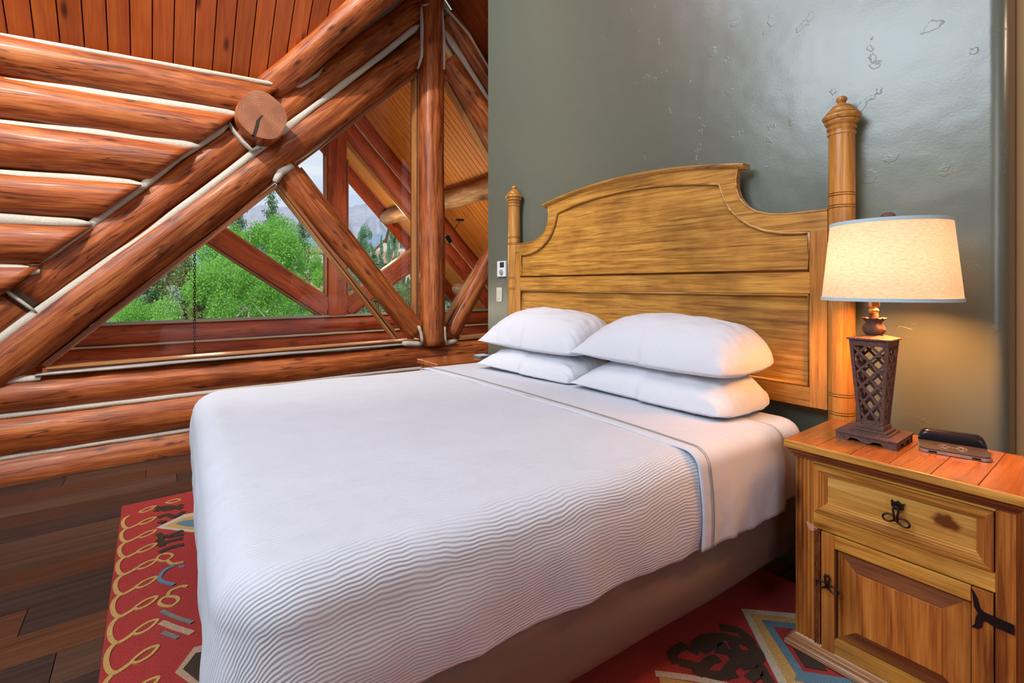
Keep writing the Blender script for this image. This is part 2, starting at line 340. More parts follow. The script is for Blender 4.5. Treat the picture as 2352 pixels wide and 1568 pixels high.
def plaster():
    m, t, b = mat('olive_plaster'); L = t.links.new
    tcn = N(t, 'ShaderNodeTexCoord'); b.inputs['Base Color'].default_value = (.116, .134, .104, 1); b.inputs['Roughness'].default_value = .30; b.inputs['Specular IOR Level'].default_value = .85
    n = N(t, 'ShaderNodeTexNoise'); n.inputs['Scale'].default_value = 1.6; n.inputs['Detail'].default_value = 8; n.inputs['Roughness'].default_value = .55; L(tcn.outputs['Object'], n.inputs[0])
    r1 = N(t, 'ShaderNodeValToRGB'); r1.color_ramp.elements[0].position = .52; r1.color_ramp.elements[1].position = .535; L(n.outputs[0], r1.inputs[0])
    mp_ = N(t, 'ShaderNodeMapping'); mp_.inputs['Location'].default_value = (5, 3, 2); mp_.inputs['Scale'].default_value = (1.3, 1, 1.5); L(tcn.outputs['Object'], mp_.inputs[0])
    n3 = N(t, 'ShaderNodeTexNoise'); n3.inputs['Scale'].default_value = 6.5; n3.inputs['Detail'].default_value = 8; L(mp_.outputs[0], n3.inputs[0])
    r3 = N(t, 'ShaderNodeValToRGB'); r3.color_ramp.elements[0].position = .625; r3.color_ramp.elements[1].position = .64; L(n3.outputs[0], r3.inputs[0])
    n2 = N(t, 'ShaderNodeTexNoise'); n2.inputs['Scale'].default_value = 130; n2.inputs['Detail'].default_value = 3; L(tcn.outputs['Object'], n2.inputs[0])
    n4 = N(t, 'ShaderNodeTexNoise'); n4.inputs['Scale'].default_value = 5; n4.inputs['Detail'].default_value = 2; L(tcn.outputs['Object'], n4.inputs[0])
    b1 = N(t, 'ShaderNodeBump'); b1.inputs['Strength'].default_value = .17; b1.inputs['Distance'].default_value = .0014; L(n2.outputs[0], b1.inputs['Height'])
    b2 = N(t, 'ShaderNodeBump'); b2.inputs['Strength'].default_value = .30; b2.inputs['Distance'].default_value = .0018; L(r3.outputs[0], b2.inputs['Height']); L(b1.outputs[0], b2.inputs['Normal'])
    b3 = N(t, 'ShaderNodeBump'); b3.inputs['Strength'].default_value = .14; b3.inputs['Distance'].default_value = .03; L(n4.outputs[0], b3.inputs['Height']); L(b2.outputs[0], b3.inputs['Normal'])
    L(b3.outputs[0], b.inputs['Normal']); return m
M_wall = plaster()
def spread_mat():
    m, t, b = mat('white_matelasse'); L = t.links.new
    b.inputs['Base Color'].default_value = (.62, .68, .76, 1); b.inputs['Roughness'].default_value = .8
    uv = N(t, 'ShaderNodeTexCoord'); n0 = N(t, 'ShaderNodeTexNoise'); n0.inputs['Scale'].default_value = 2.4; n0.inputs['Detail'].default_value = 4; L(uv.outputs['UV'], n0.inputs[0])
    sp = N(t, 'ShaderNodeSeparateXYZ'); L(uv.outputs['UV'], sp.inputs[0])
    ma = N(t, 'ShaderNodeMath', operation='MULTIPLY_ADD'); ma.inputs[1].default_value = .13; L(n0.outputs[0], ma.inputs[0]); L(sp.outputs['X'], ma.inputs[2])
    mu = N(t, 'ShaderNodeMath', operation='MULTIPLY'); mu.inputs[1].default_value = 2 * math.pi / .0088; L(ma.outputs[0], mu.inputs[0])
    si = N(t, 'ShaderNodeMath', operation='SINE'); L(mu.outputs[0], si.inputs[0])
    n1 = N(t, 'ShaderNodeTexNoise'); n1.inputs['Scale'].default_value = 16; n1.inputs['Detail'].default_value = 3; L(uv.outputs['UV'], n1.inputs[0])
    m2 = N(t, 'ShaderNodeMath', operation='MULTIPLY'); L(si.outputs[0], m2.inputs[0]); L(n1.outputs[0], m2.inputs[1])
    b1 = N(t, 'ShaderNodeBump'); b1.inputs['Strength'].default_value = .65; b1.inputs['Distance'].default_value = .0020; L(m2.outputs[0], b1.inputs['Height'])
    L(b1.outputs[0], b.inputs['Normal']); return m
M_spread = spread_mat()
def glass():
    m, t, b = mat('window_glass'); L = t.links.new; t.nodes.remove(b)
    o = t.nodes['Material Output']; tr = N(t, 'ShaderNodeBsdfTransparent'); gl = N(t, 'ShaderNodeBsdfGlossy'); gl.inputs['Roughness'].default_value = .0
    fr = N(t, 'ShaderNodeFresnel'); fr.inputs[0].default_value = 1.5; mi = N(t, 'ShaderNodeMixShader')
    tr.inputs[0].default_value = (.95, .97, .96, 1)
    L(fr.outputs[0], mi.inputs[0]); L(tr.outputs[0], mi.inputs[1]); L(gl.outputs[0], mi.inputs[2]); L(mi.outputs[0], o.inputs[0]); return m
M_glass = glass()
def shade_mat():
    m, t, b = mat('linen_shade'); L = t.links.new
    tcn = N(t, 'ShaderNodeTexCoord'); mp_ = N(t, 'ShaderNodeMapping'); mp_.inputs['Scale'].default_value = (90, 90, 600); L(tcn.outputs['Object'], mp_.inputs[0])
    n = N(t, 'ShaderNodeTexNoise'); n.inputs['Scale'].default_value = 1; n.inputs['Detail'].default_value = 3; L(mp_.outputs[0], n.inputs[0])
    rp = N(t, 'ShaderNodeValToRGB'); rp.color_ramp.elements[0].position = .3; rp.color_ramp.elements[0].color = (.66, .50, .34, 1); rp.color_ramp.elements[1].position = .62; rp.color_ramp.elements[1].color = (.84, .70, .52, 1)
    L(n.outputs[0], rp.inputs[0]); L(rp.outputs[0], b.inputs['Base Color']); b.inputs['Roughness'].default_value = .9
    tl = N(t, 'ShaderNodeBsdfTranslucent'); L(rp.outputs[0], tl.inputs[0]); mi = N(t, 'ShaderNodeMixShader'); mi.inputs[0].default_value = .40
    L(b.outputs[0], mi.inputs[1]); L(tl.outputs[0], mi.inputs[2]); L(mi.outputs[0], t.nodes['Material Output'].inputs[0]); return m
M_shade = shade_mat()
M_shade_trim = plain('blue_gray_shade_trim', (.46, .62, .70), .8, 0, .3, 300)
m, t, b = mat('lamp_bulb'); b.inputs['Emission Color'].default_value = (1, .75, .45, 1); b.inputs['Emission Strength'].default_value = 4; M_bulb = m
def pile(name, col):
    return plain(name, col, .95, 0, 1.0, 380, .35, spec=.1)
M_rug = pile('rug_red_pile', (.36, .045, .040)); M_rug_gold = pile('rug_gold_pile', (.52, .33, .11)); M_rug_cream = pile('rug_cream_pile', (.52, .47, .36))
M_rug_blue = pile('rug_blue_pile', (.12, .22, .29)); M_rug_brown = pile('rug_brown_pile', (.060, .042, .030)); M_rug_beige = pile('rug_beige_pile', (.46, .30, .20)); M_rug_gray = pile('rug_gray_pile', (.20, .19, .17))
def leaf(name, a, b_, tr=.4):
    m, t, b = mat(name); L = t.links.new; tcn = N(t, 'ShaderNodeTexCoord'); n = N(t, 'ShaderNodeTexNoise'); n.inputs['Scale'].default_value = 1.1; n.inputs['Detail'].default_value = 6
    L(tcn.outputs['Object'], n.inputs[0]); rp = N(t, 'ShaderNodeValToRGB'); rp.color_ramp.elements[0].position = .35; rp.color_ramp.elements[0].color = (*a, 1); rp.color_ramp.elements[1].position = .65; rp.color_ramp.elements[1].color = (*b_, 1)
    L(n.outputs[0], rp.inputs[0]); L(rp.outputs[0], b.inputs['Base Color']); b.inputs['Roughness'].default_value = .6
    tl = N(t, 'ShaderNodeBsdfTranslucent'); L(rp.outputs[0], tl.inputs[0]); mi = N(t, 'ShaderNodeMixShader'); mi.inputs[0].default_value = tr
    L(b.outputs[0], mi.inputs[1]); L(tl.outputs[0], mi.inputs[2]); L(mi.outputs[0], t.nodes['Material Output'].inputs[0]); return m
M_leaf_bright = leaf('aspen_leaf', (.14, .40, .05), (.38, .72, .14), .5); M_leaf_dark = leaf('spruce_needle', (.045, .12, .045), (.12, .26, .08), .2)
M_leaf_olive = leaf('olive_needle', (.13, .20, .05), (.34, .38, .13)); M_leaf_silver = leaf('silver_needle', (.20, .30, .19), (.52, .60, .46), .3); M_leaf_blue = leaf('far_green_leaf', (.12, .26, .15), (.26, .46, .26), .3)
M_bark = plain('pale_bark', (.42, .40, .34), .8, 0, .5, 30, .3); M_bark_dk = plain('dark_bark', (.12, .08, .06), .9, 0, .5, 30, .3)
M_ground = plain('meadow_ground', (.11, .20, .09), .9, 0, .4, 3, .4)
M_mtn = plain('mountain_rock_painted_haze', (.30, .31, .37), 1, 0, 1, .02, .12, spec=0)  # distance haze is put into the rock colour
M_mtn2 = plain('forest_slope_painted_haze', (.20, .27, .35), 1, 0, 1, .05, .15, spec=0)  # bluish haze is painted into the colour of this slope
M_roof = plain('terracotta_roof', (.42, .20, .14), .9, 0, .3, 4, .2); M_stucco = plain('pale_stucco', (.62, .56, .46), .9, 0, .2, 3, .1); M_winfar = plain('far_window_glass', (.10, .12, .14), .2)
M_brownwall = plain('brown_siding', (.16, .09, .06), .9, 0, .3, 5, .2)

# ================================================================== SETTING
# ---- floor
floor = box('floor', -4.15, 3.1, -3.2, 3.9, -.1, -.014, M_dark); tag(floor, kind='structure')
rows = [-2.352 + .1655 * i for i in range(-10, 22)]
rnd = random.Random(3)
plank_cache = {}
for i, xa in enumerate(rows):
    xb = xa + .1655
    if xb > 1.2: continue
    if xa < -4.05: xa = -4.05
    if abs(xa + 2.352) < .01: y = -.343 - 1.22 * 2
    elif abs(xa + 2.021) < .01: y = -.232 - 1.22 * 2
    else: y = -3.1 + rnd.random() * 1.0
    mi_ = rnd.randrange(5)
    while y < 3.8:
        ye = y + 1.22
        k = rnd.choice([j for j in range(5) if j != mi_])
        if abs(xa + 2.352) < .01: k = 4 if abs(y + .343) < .01 else 1
        if abs(xa + 2.021) < .01 and abs(y + .232) < .01: k = 3
        if abs(xa + 2.021) < .01 and abs(ye + .232) < .01: k = 4
        mi_ = k
        if ye > -1.3 and xb < 1.0:
            key = (round(xb - xa, 3), k)
            if key in plank_cache:
                o = D.objects.new('plank', plank_cache[key]); put(o, floor)
            else:
                o = box('plank', 0, xb - xa - .0018, 0, 1.218, -.014, 0, M_floor[k], floor, .0012); plank_cache[key] = o.data
            o.location = (xa, y, 0)
        y = ye
# ---- headboard wall (partition) with rounded corner at its right end
prof = [(-3.08, 2.08), (-3.08, 2.23), (-.262, 2.23)]
for i in range(7):
    a = R(i * 15); prof.append((-.302 + .04 * math.cos(a), 2.12 - .04 * math.sin(a)))
prof = [(-3.08, 2.23), (-3.08, 2.085), (-3.075, 2.08)] + prof[3:][::-1] + [(-.262, 2.23)]
wh = prism('wall_headboard', prof, 'z', -.01, 4.6, M_wall); smooth_by_angle(wh, 30); tag(wh, kind='structure')
# wood casing and the wood panelled wall behind the right end of the partition
ob = box('trim_1', -.262, -.236, 2.235, 2.30, 0, 4.0, plain('tan_painted_casing', (.60, .36, .15), .5, 0, .2, 60), None, .004); tag(ob, kind='structure')
M_panel = wood('stair_wall_wood', (.22, .05, .012), (.36, .09, .02), (.48, .15, .035), 'Z', 1.5, 20, .4, .6, 0, .1, .8, .1)
wr = box('wall_right', -.9, 3.0, 3.0, 3.1, -.01, 4.6, M_panel); tag(wr, kind='structure')
# ---- walls behind the camera (out of view)
M_tan = plain('tan_plaster', (.42, .36, .27), .8, 0, .3, 60)
for nm, a in (('wall_back', (-4.2, 3.1, -3.3, -3.2)), ('wall_side', (3.0, 3.1, -3.2, 3.1)), ('wall_far', (-4.2, -.9, 3.9, 4.0))):
    o = box(nm, *a, -.01, 5.4, M_tan); tag(o, kind='structure')
# ---- ceiling: main slope rises from the log wall towards the room, cross gable over the truss
PITCH, Z0, YR, ZR, GP = 1.095, 2.62, 2.07, 3.98, 1.03
ceil = mesh('ceiling', [(-4.2, -3.3, Z0 - .2 * PITCH + .05), (-4.2, .72, Z0 - .2 * PITCH + .05), (-2.70, YR, ZR + .06), (-1.3, YR, Z0 + 2.7 * PITCH + .05), (-1.3, -3.3, Z0 + 2.7 * PITCH + .05),
                        (3.1, -3.3, 3.6), (3.1, 4.0, 3.6), (-1.3, 4.0, Z0 + 2.7 * PITCH + .05), (-4.05, YR, ZR + .06), (-4.05, .74, ZR + .06 - GP * 1.33),
                        (-4.05, 4.0, ZR + .06 - GP * 1.93), (-1.3, 4.0, ZR + .06 - GP * 1.93), (-1.3, YR, ZR + .06)],
            [(0, 1, 2, 3, 4), (4, 3, 7, 6, 5), (9, 8, 2), (8, 10, 11, 12, 2), (12, 11, 7, 3)], M_board); tag(ceil, kind='structure')
def board(name, p, q, wd, th, mt, parent, side):
    """plank with its own grain frame: local X runs from p to q, lying against a slope; side = direction of its width"""
    p, q = Vector(p), Vector(q); d = (q - p); L = d.length; d.normalize(); s = Vector(side); s = (s - d * s.dot(d)).normalized(); n_ = d.cross(s)
    bm = bmesh.new(); bx(bm, 0, L, 0, wd, -th, 0, .004); o = from_bm(name, bm, mt, parent)
    o.matrix_basis = Matrix.Translation(p) @ Matrix((d, s, n_)).transposed().to_4x4(); return o
W = .1125; y = -.669 - W * 14
while y < YR - .05:
    xs = -4.02
    if y + W > .70: xs = -4 + .94 * (y + W - .78) + .02
    board('board', (xs, y + .002, Z0 + PITCH * (xs + 4)), (-1.6, y + .002, Z0 + PITCH * 2.4), W - .006, .018, M_board, ceil, (0, 1, 0))
    y += W
x_ = -3.98
while x_ < -2.0:       # cross gable, far side
    board('board', (x_, YR + .02, ZR - .02), (x_, 3.85, ZR - .02 - GP * (3.85 - YR)), W - .006, .018, M_board, ceil, (1, 0, 0)); x_ += W
# ---- log wall with the gable truss
wl = prism('wall_left', [(-3.3, -.05), (4.0, -.05), (4.0, .50), (-1.35, .50), (-1.2, .50), (-.75, .80), (.25, 1.86), (1.75, 3.42), (2.07, 3.75), (2.07, 4.1), (.80, 2.72), (-3.3, 2.72)], 'x', -4.18, -4.02, M_chink); tag(wl, kind='structure')
prism('gable_backing', [(2.07, 3.70), (4.0, 1.60), (4.0, 2.1), (2.07, 4.1)], 'x', -4.18, -4.06, M_chink, wl)
def L2(u, v, X=-4.0):
    p = at_x(u, v, X); return p
def wlog(name, p, q, r0, r1, **k):
    return log(name, p, q, r0, r1, k.pop('m', M_log), wl, **k)
def hz(z0, z1, r, y0, y1, seed, X=-4.0, **k):
    return wlog('log', (X, y0, z0), (X, y1, z1), r, r * .97, seed=seed, **k)
# below the window
hz(.482, .486, .112, -3.2, 3.9, 1); hz(.262, .268, .132, -3.2, 3.9, 2); hz(.022, .024, .134, -3.2, 3.9, 3)
for i, (z, ww) in enumerate(((.380, .036), (.142, .034))):
    chink('chinking', [(-3.935, -3.0, z - .003), (-3.935, 3.9, z + .006)], ww, .022, M_chink, wl, i)
chink('chinking', [at_x(-60, 885, -3.95), at_x(45, 870, -3.95), at_x(95, 866, -3.95)], .05, .04, M_chink, wl, 5)
# upper left stack; ends cut parallel to the gable slope
CUTS = 1.0
zc = [2.455, 2.18, 1.90, 1.625, 1.35, 1.08]
chz = [2.63, 2.318, 2.046, 1.756, 1.500, 1.215]
ends = [(590, 0), (455, 0), (352, 0), (235, 0), (120, 0), (20, 0)]
pix = [((0, 143), (592, 232)), ((0, 237), (488, 300)), ((0, 345), (385, 375)), ((0, 452), (265, 462)), ((0, 562), (140, 562)), ((0, 655), (30, 650))]
for i, (a, b_) in enumerate(pix):
    p, q = at_x(*a, -3.93), at_x(*b_, -3.93); d = (q - p); sl_ = d.z / d.y
    p0 = Vector((-3.93, -3.2, p.z - sl_ * (p.y + 3.2) * .2)); r = [.122, .130, .135, .128, .125, .11][i]
    q.y += .03
    o = log('log', Vector((-3.93, -3.2, p.z + (q.z - p.z) * -.6)), q, r * 1.02, r, M_log, wl, seed=10 + i, cut1=CUTS)
cp = [((0, 187), (300, 228), (552, 263)), ((0, 287), (200, 305), (458, 337)), ((0, 404), (170, 412), (338, 428)), ((0, 502), (210, 514)), ((0, 618), (92, 623))]
for i, c in enumerate(cp):
    a = at_x(*c[0], -3.872); pts = [Vector((a.x, a.y - 2.4, a.z - .02))] + [at_x(*q, -3.872) for q in c]
    chink('chinking', pts, .062, .018, M_chink, wl, 20 + i)
chink('chinking', [at_x(-300, 36, -3.87), at_x(0, 82, -3.87), at_x(330, 140, -3.87), at_x(645, 196, -3.87)], .034, .02, M_chink, wl, 31)
# gable logs (left slope): upper A, lower B
PA0, PA1 = at_x(60, 672), at_x(965, 20)
PB0, PB1 = at_x(-60, 880), at_x(968, 113)
wlog('log', PA0, PA1, .118, .112, seed=41, amp=.010)
wlog('log', PB0, PB1, .128, .128, seed=42, amp=.008)
wlog('log', at_x(-260, 900), at_x(38, 694), .118, .118, seed=43, amp=.008)
AB = [(-40, 812), (82, 720), (300, 566), (506, 411), (700, 262), (880, 124), (962, 58)]
chink('chinking', [at_x(*q, -3.91) for q in AB], .050, .018, M_chink, wl, 43)
chink('chinking', [at_x(6, 662, -3.89), at_x(45, 690, -3.88), at_x(84, 718, -3.90)], .018, .012, M_chink, wl, 44)
chink('chinking', [at_x(*q, -3.90) for q in ((10, 650), (60, 617), (130, 574), (190, 530), (250, 485), (330, 424), (410, 360), (470, 322), (528, 284))], .048, .020, M_chink, wl, 45)
chink('chinking', [at_x(*q, -3.88) for q in ((640, 196), (690, 196), (728, 172), (740, 156))], .032, .03, M_chink, wl, 46)
# right slope
wlog('log', at_x(1022, 36), Vector((-4, 3.9, 1.87)), .11, .11, seed=47)
wlog('log', at_x(1022, 142), Vector((-4, 3.9, 1.60)), .125, .125, seed=48)
chink('chinking', [at_x(1021, 72, -3.92), at_x(1060, 132, -3.92), at_x(1125, 238, -3.92), Vector((-3.92, 3.9, 1.73))], .07, .018, M_chink, wl, 49)
chink('chinking', [at_x(1023, 20, -3.9), at_x(1075, 80, -3.9), at_x(1125, 165, -3.9)], .028, .028, M_chink, wl, 50)
# post, struts
post_log = wlog('log', at_x(994, 792, -3.93), at_x(990, -40, -3.93), .110, .116, seed=51, amp=.007)
bar('gable_backing', at_x(60, 735, -4.09), at_x(985, 42, -4.09), .20, .04, M_chink, wl); bar('gable_backing', at_x(1000, 30, -4.09), at_x(1180, 330, -4.09), .20, .04, M_chink, wl)
wlog('log', at_x(955, 762), at_x(648, 385), .098, .105, seed=52, amp=.006)
wlog('log', at_x(1032, 768), at_x(1150, 545), .088, .092, seed=53, amp=.006)
for i, pts in enumerate((((966, 12), (969, 60), (968, 130), (960, 158)), ((970, 12), (995, 10), (1014, 22), (1019, 80), (1019, 160)), ((961, 748), (967, 765), (970, 786)), ((1020, 750), (1023, 786)),
                         ((925, 788), (968, 790)), ((1020, 789), (1048, 783)), ((632, 418), (645, 396), (672, 381)))):
    chink('chinking', [at_x(*q, -3.86 if i < 4 else -3.90) for q in pts], (.026 if i < 4 else .048), .022, M_chink, wl, 60 + i)
# log end that sticks out of the wall (sawn face, split)
PD = at_x(603, 264, -3.70)
lg = log('log', (-4.2, PD.y + .02, PD.z - .005), (-3.70, PD.y, PD.z), 0.166, .158, M_log, wl, seed=70, amp=.012)
face = D.meshes.new('sawn_face')
vs = [(0, 0, 0)]; fs = []
nf = 48
for ring in (.5, .985):
    for j in range(nf):
        a = 2 * math.pi * j / nf; rr = .158 + (noise.noise(Vector((.5 * 1.3, math.cos(a) * 1.2, math.sin(a) * 1.2)) + Vector((70 * 3.17, 70 * 1.31, 49))) * .0264)
        vs.append((.004, math.cos(a) * rr * ring, math.sin(a) * rr * ring))
vs[0] = (.004, 0, 0)
for j in range(nf):
    fs.append((0, 1 + j, 1 + (j + 1) % nf)); fs.append((1 + j, 1 + nf + j, 1 + nf + (j + 1) % nf, 1 + (j + 1) % nf))
def rings_mat():
    m, t, b = mat('sawn_end_grain'); L = t.links.new; tcn = N(t, 'ShaderNodeTexCoord'); wv = N(t, 'ShaderNodeTexWave', wave_type='RINGS', rings_direction='X'); wv.inputs['Scale'].default_value = 17; wv.inputs['Distortion'].default_value = 5; wv.inputs['Detail'].default_value = 3
    L(tcn.outputs['Object'], wv.inputs[0]); rp = N(t, 'ShaderNodeValToRGB'); rp.color_ramp.elements[0].color = (.30, .115, .055, 1); rp.color_ramp.elements[1].color = (.38, .16, .08, 1); L(wv.outputs[0], rp.inputs[0])
    n = N(t, 'ShaderNodeTexNoise'); n.inputs['Scale'].default_value = 9; n.inputs['Detail'].default_value = 6; L(tcn.outputs['Object'], n.inputs[0]); mi = N(t, 'ShaderNodeMixRGB'); rq = N(t, 'ShaderNodeValToRGB'); rq.color_ramp.elements[0].position = .35; rq.color_ramp.elements[1].position = .6; L(n.outputs[0], rq.inputs[0]); L(rq.outputs[0], mi.inputs[0]); L(rp.outputs[0], mi.inputs[1]); mi.inputs[2].default_value = (.26, .095, .045, 1)
    L(mi.outputs[0], b.inputs['Base Color']); b.inputs['Roughness'].default_value = .75; return m
face.from_pydata(vs, [], fs); face.materials.append(rings_mat()); fo = D.objects.new('sawn_face', face); put(fo, wl); fo.matrix_basis = lg.matrix_basis @ Matrix.Translation((.498, 0, 0)); 
crk = prism('crack', [(0.0, .0), (-.010, -.02), (-.022, -.045), (-.026, -.08), (-.046, -.153), (-.064, -.150), (-.046, -.085), (-.038, -.045), (-.018, -.018)], 'x', -3.74, -3.694, M_dark, wl)
for v in crk.data.vertices: v.co.y += PD.y; v.co.z += PD.z
chink('chinking', [at_x(*q, -3.88) for q in ((526, 282), (535, 300), (556, 325), (578, 345), (600, 338))], .030, .03, M_chink, wl, 71)
# valley rafter at the meeting of the two ceilings
log('log', (-3.97, .70, 2.60), (-2.95, 1.80, 3.75), .105, .10, M_log, wl, seed=72, amp=.009)
# caulk bead on the sill
chink('sill_caulk', [at_x(80, 861, -3.93), at_x(450, 828, -3.93), at_x(930, 790, -3.93)], .022, .03, plain('glossy_gray_caulk', (.40, .38, .36), .25, 0, .4, 60), wl, 73)

# ---- windows in the gable
def window(name, base):
    o = empty(name, base); tag(o, kind='structure'); return o
w1 = window('window_1', (-4.03, .9, .6))
def strip(p, q, wd, th, m_, parent, X=-4.0, nm='frame'):
    a, b_ = at_x(*p, X), at_x(*q, X); d = (b_ - a).normalized(); L = (b_ - a).length
    up = Vector((1, 0, 0)); s = up.cross(d)
    bm = bmesh.new(); bx(bm, 0, L, -wd / 2, wd / 2, -th / 2, th / 2, .002); o = from_bm(nm, bm, m_)
    o.matrix_basis = Matrix.Translation(a) @ Matrix((d, s, up)).transposed().to_4x4()
    o.parent = parent; o.matrix_parent_inverse = parent.matrix_basis.inverted(); return o
strip((100, 848), (958, 784), .030, .10, M_trim_dk, w1, -4.0)
strip((110, 843), (958, 778), .010, .12, M_trim, w1, -3.99)
strip((105, 838), (632, 428), .034, .12, M_trim_dk, w1, -4.02)
strip((678, 378), (956, 170), .034, .12, M_trim_dk, w1, -4.02)
strip((950, 172), (950, 772), .016, .10, M_trim, w1, -4.02); strip((957, 172), (957, 765), .014, .09, M_trim_dk, w1, -4.0)
strip((634, 432), (903, 776), .014, .09, M_trim, w1, -4.02); strip((638, 425), (910, 772), .024, .09, M_trim_dk, w1, -4.0)
strip((686, 388), (960, 745), .018, .13, M_trim_dk, w1, -4.02)
mesh('pane', [at_x(*q, -4.045) for q in ((95, 862), (915, 800), (632, 415))], [(0, 1, 2)], M_glass, w1)
mesh('pane', [at_x(*q, -4.045) for q in ((670, 372), (972, 780), (962, 150))], [(0, 1, 2)], M_glass, w1)
w2 = window('window_2', (-4.03, 2.8, .6))
strip((1021, 190), (1150, 416), .014, .08, M_trim, w2, -4.02); strip((1024, 182), (1150, 402), .03, .10, M_trim_dk, w2, -4.02)
strip((1018, 742), (1125, 565), .014, .10, M_trim, w2, -4.02); strip((1024, 745), (1130, 572), .016, .12, M_trim_dk, w2, -4.0)
strip((1048, 776), (1200, 762), .032, .12, M_trim, w2, -4.0)
mesh('pane', [Vector(p) for p in ((-4.045, 2.17, .55), (-4.045, 3.9, .55), (-4.045, 3.9, 1.75), (-4.045, 2.17, 3.45))], [(0, 1, 2, 3)], M_glass, w2)

# ================================================================== PORCH OUTSIDE
porch = empty('roofed_porch', (-6.92, YR, 0), 'log gable end of the covered porch seen through the window, red stained', 'porch')
XO = -6.92
def olog(p, q, r0, r1, seed, m_=M_log_red, **k): return log('log', p, q, r0, r1, m_, porch, seed=seed, amp=.007, n=20, **k)
zt = .70
olog((XO, -2.6, .575), (XO, 6.5, .575), .125, .125, 101); olog((XO, -2.6, .335), (XO, 6.5, .335), .125, .125, 102)
chink('chinking', [(XO + .09, -2.6, .455), (XO + .09, 6.5, .455)], .03, .03, M_chink, porch, 103)
bar('sill_board', (XO + .06, -2.6, .70), (XO + .06, 6.5, .70), .03, .14, plain('gray_sill_board', (.36, .36, .36), .5), porch)
bar('square_post', (XO, YR, .69), (XO, YR, 3.3), .26, .26, M_log_red, porch, bev=.012)
bar('post_trim', (XO + .06, YR - .15, .72), (XO + .06, YR - .15, 2.9), .03, .1, M_trim, porch); bar('post_trim', (XO + .06, YR + .15, .72), (XO + .06, YR + .15, 2.9), .02, .1, M_trim_dk, porch)
for s in (-1, 1):
    olog((XO, YR, ZR - .45), (XO, YR + s * 4.6, ZR - .45 - 4.6 * GP), .15, .15, 105 + s)
    olog((XO, YR, ZR - .17), (XO, YR + s * 4.6, ZR - .17 - 4.6 * GP), .15, .15, 108 + s)
    chink('chinking', [(XO + .10, YR + s * .1, ZR - .42), (XO + .10, YR + s * 4.6, ZR - .31 - 4.6 * GP)], .03, .03, M_chink, porch, 112 + s)
    bar('rafter_trim', (XO + .04, YR + s * .12, ZR - .80), (XO + .04, YR + s * 4.3, ZR - .68 - 4.3 * GP), .05, .04, M_trim, porch)
    # V struts from the foot of the post
    bar('strut', (XO, YR + s * .12, .80), (XO, YR + s * 1.85, 2.02), .24, .24, M_log_red, porch)
    dv = Vector((0, s * 1.73, 1.22)).normalized(); nv = Vector((0, -dv.z * s, abs(dv.y)))
    for off, mm in ((.135, M_trim),  (-.135, M_trim_dk)):
        bar('strut_trim', Vector((XO + .05, YR + s * .14, .80)) + nv * off, Vector((XO + .05, YR + s * 1.85, 2.02)) + nv * off, .025, .12, mm, porch)
for yy, zz, sd in ((3.45, 2.36, 121), (4.73, 1.05, 122), (.69, 2.36, 123)):
    olog((-8.45 if sd != 122 else -8.05, yy, zz), (-4.25, yy, zz), .125, .135, sd, M_log_gray)
roof = empty('porch_roof', (-6.3, YR, ZR), 'golden tongue-and-groove soffit of the porch roof, seen through the window', 'roof')
for s in (-1, 1):
    yv = YR; k = 0
    # boards run down the slope
    xx = -8.5
    while xx < -4.2:
        a = Vector((xx, YR, ZR)); b_ = Vector((xx, YR + s * 4.9, ZR - 4.9 * GP))
        bm = bmesh.new(); L = (b_ - a).length; bx(bm, 0, .085, 0, L, 0, .02, .004); o = from_bm('soffit_board', bm, M_soffit)
        d = (b_ - a).normalized(); xa_ = Vector((1, 0, 0)); n_ = xa_.cross(d)
        if n_.z < 0: n_ = -n_
        o.matrix_basis = Matrix.Translation(a) @ Matrix((xa_, d, n_)).transposed().to_4x4()
        o.parent = roof; o.matrix_parent_inverse = roof.matrix_basis.inverted()
        xx += .0935
    mesh('roof_deck', [(-8.55, YR, ZR + .04), (-4.19, YR, ZR + .04), (-4.19, YR + s * 5, ZR + .04 - 5 * GP), (-8.55, YR + s * 5, ZR + .04 - 5 * GP)], [(0, 1, 2, 3)], M_brownwall, roof)
    bar('barge_board', (-8.58, YR, ZR - .08), (-8.58, YR + s * 5, ZR - .08 - 5 * GP), .28, .05, M_log_red, roof)
# house roof above the main ceiling (keeps the sun out)
hr = mesh('house_roof', [(-4.3, -3.4, 2.55), (-4.3, 6, 2.55 + .0), (-1.3, 6, 5.8), (-1.3, -3.4, 5.8), (3.2, -3.4, 4.4), (3.2, 6, 4.4)], [(3, 2, 5, 4)], M_brownwall); tag(hr, kind='structure')
mesh('main_roof', [(-4.3, -3.4, 2.50), (-4.3, .55, 2.50), (-1.3, 3.8, 5.8), (-1.3, -3.4, 5.8), (-4.15, 4.1, 2.2), (-2.2, 4.1, 5.0)], [(0, 1, 2, 3)], M_brownwall, hr)
porch_floor = box('porch_floor', -8.3, -4.2, -3, 7, -.15, 0, wood('porch_plank_wood', (.14, .06, .03), (.24, .11, .06), (.32, .17, .1), 'Y', 1, 12, .6, 0, 0, .1, 1, .1)); tag(porch_floor, 'brown plank floor of the covered porch outside the gable window', 'floor')
# hanging chain
vs, fs = [], []
CX, CYY = -4.6, at_x(447, 650, -4.6).y
z = at_x(451, 815, -4.6).z; i = 0
while z < 2.25:
    pts = []
    for j in range(10):
        a = 2 * math.pi * j / 10; pts.append((CX + (.008 * math.cos(a) if i % 2 else 0), CYY + (0 if i % 2 else .008 * math.cos(a)), z + .016 * math.sin(a)))
    tube_into(vs, fs, pts, .0028, 5, True); z += .0225; i += 1
chain = mesh('hanging_chain', vs, fs, M_iron, None, True); tag(chain, 'thin dark metal chain hanging down outside the window, left of centre', 'chain')
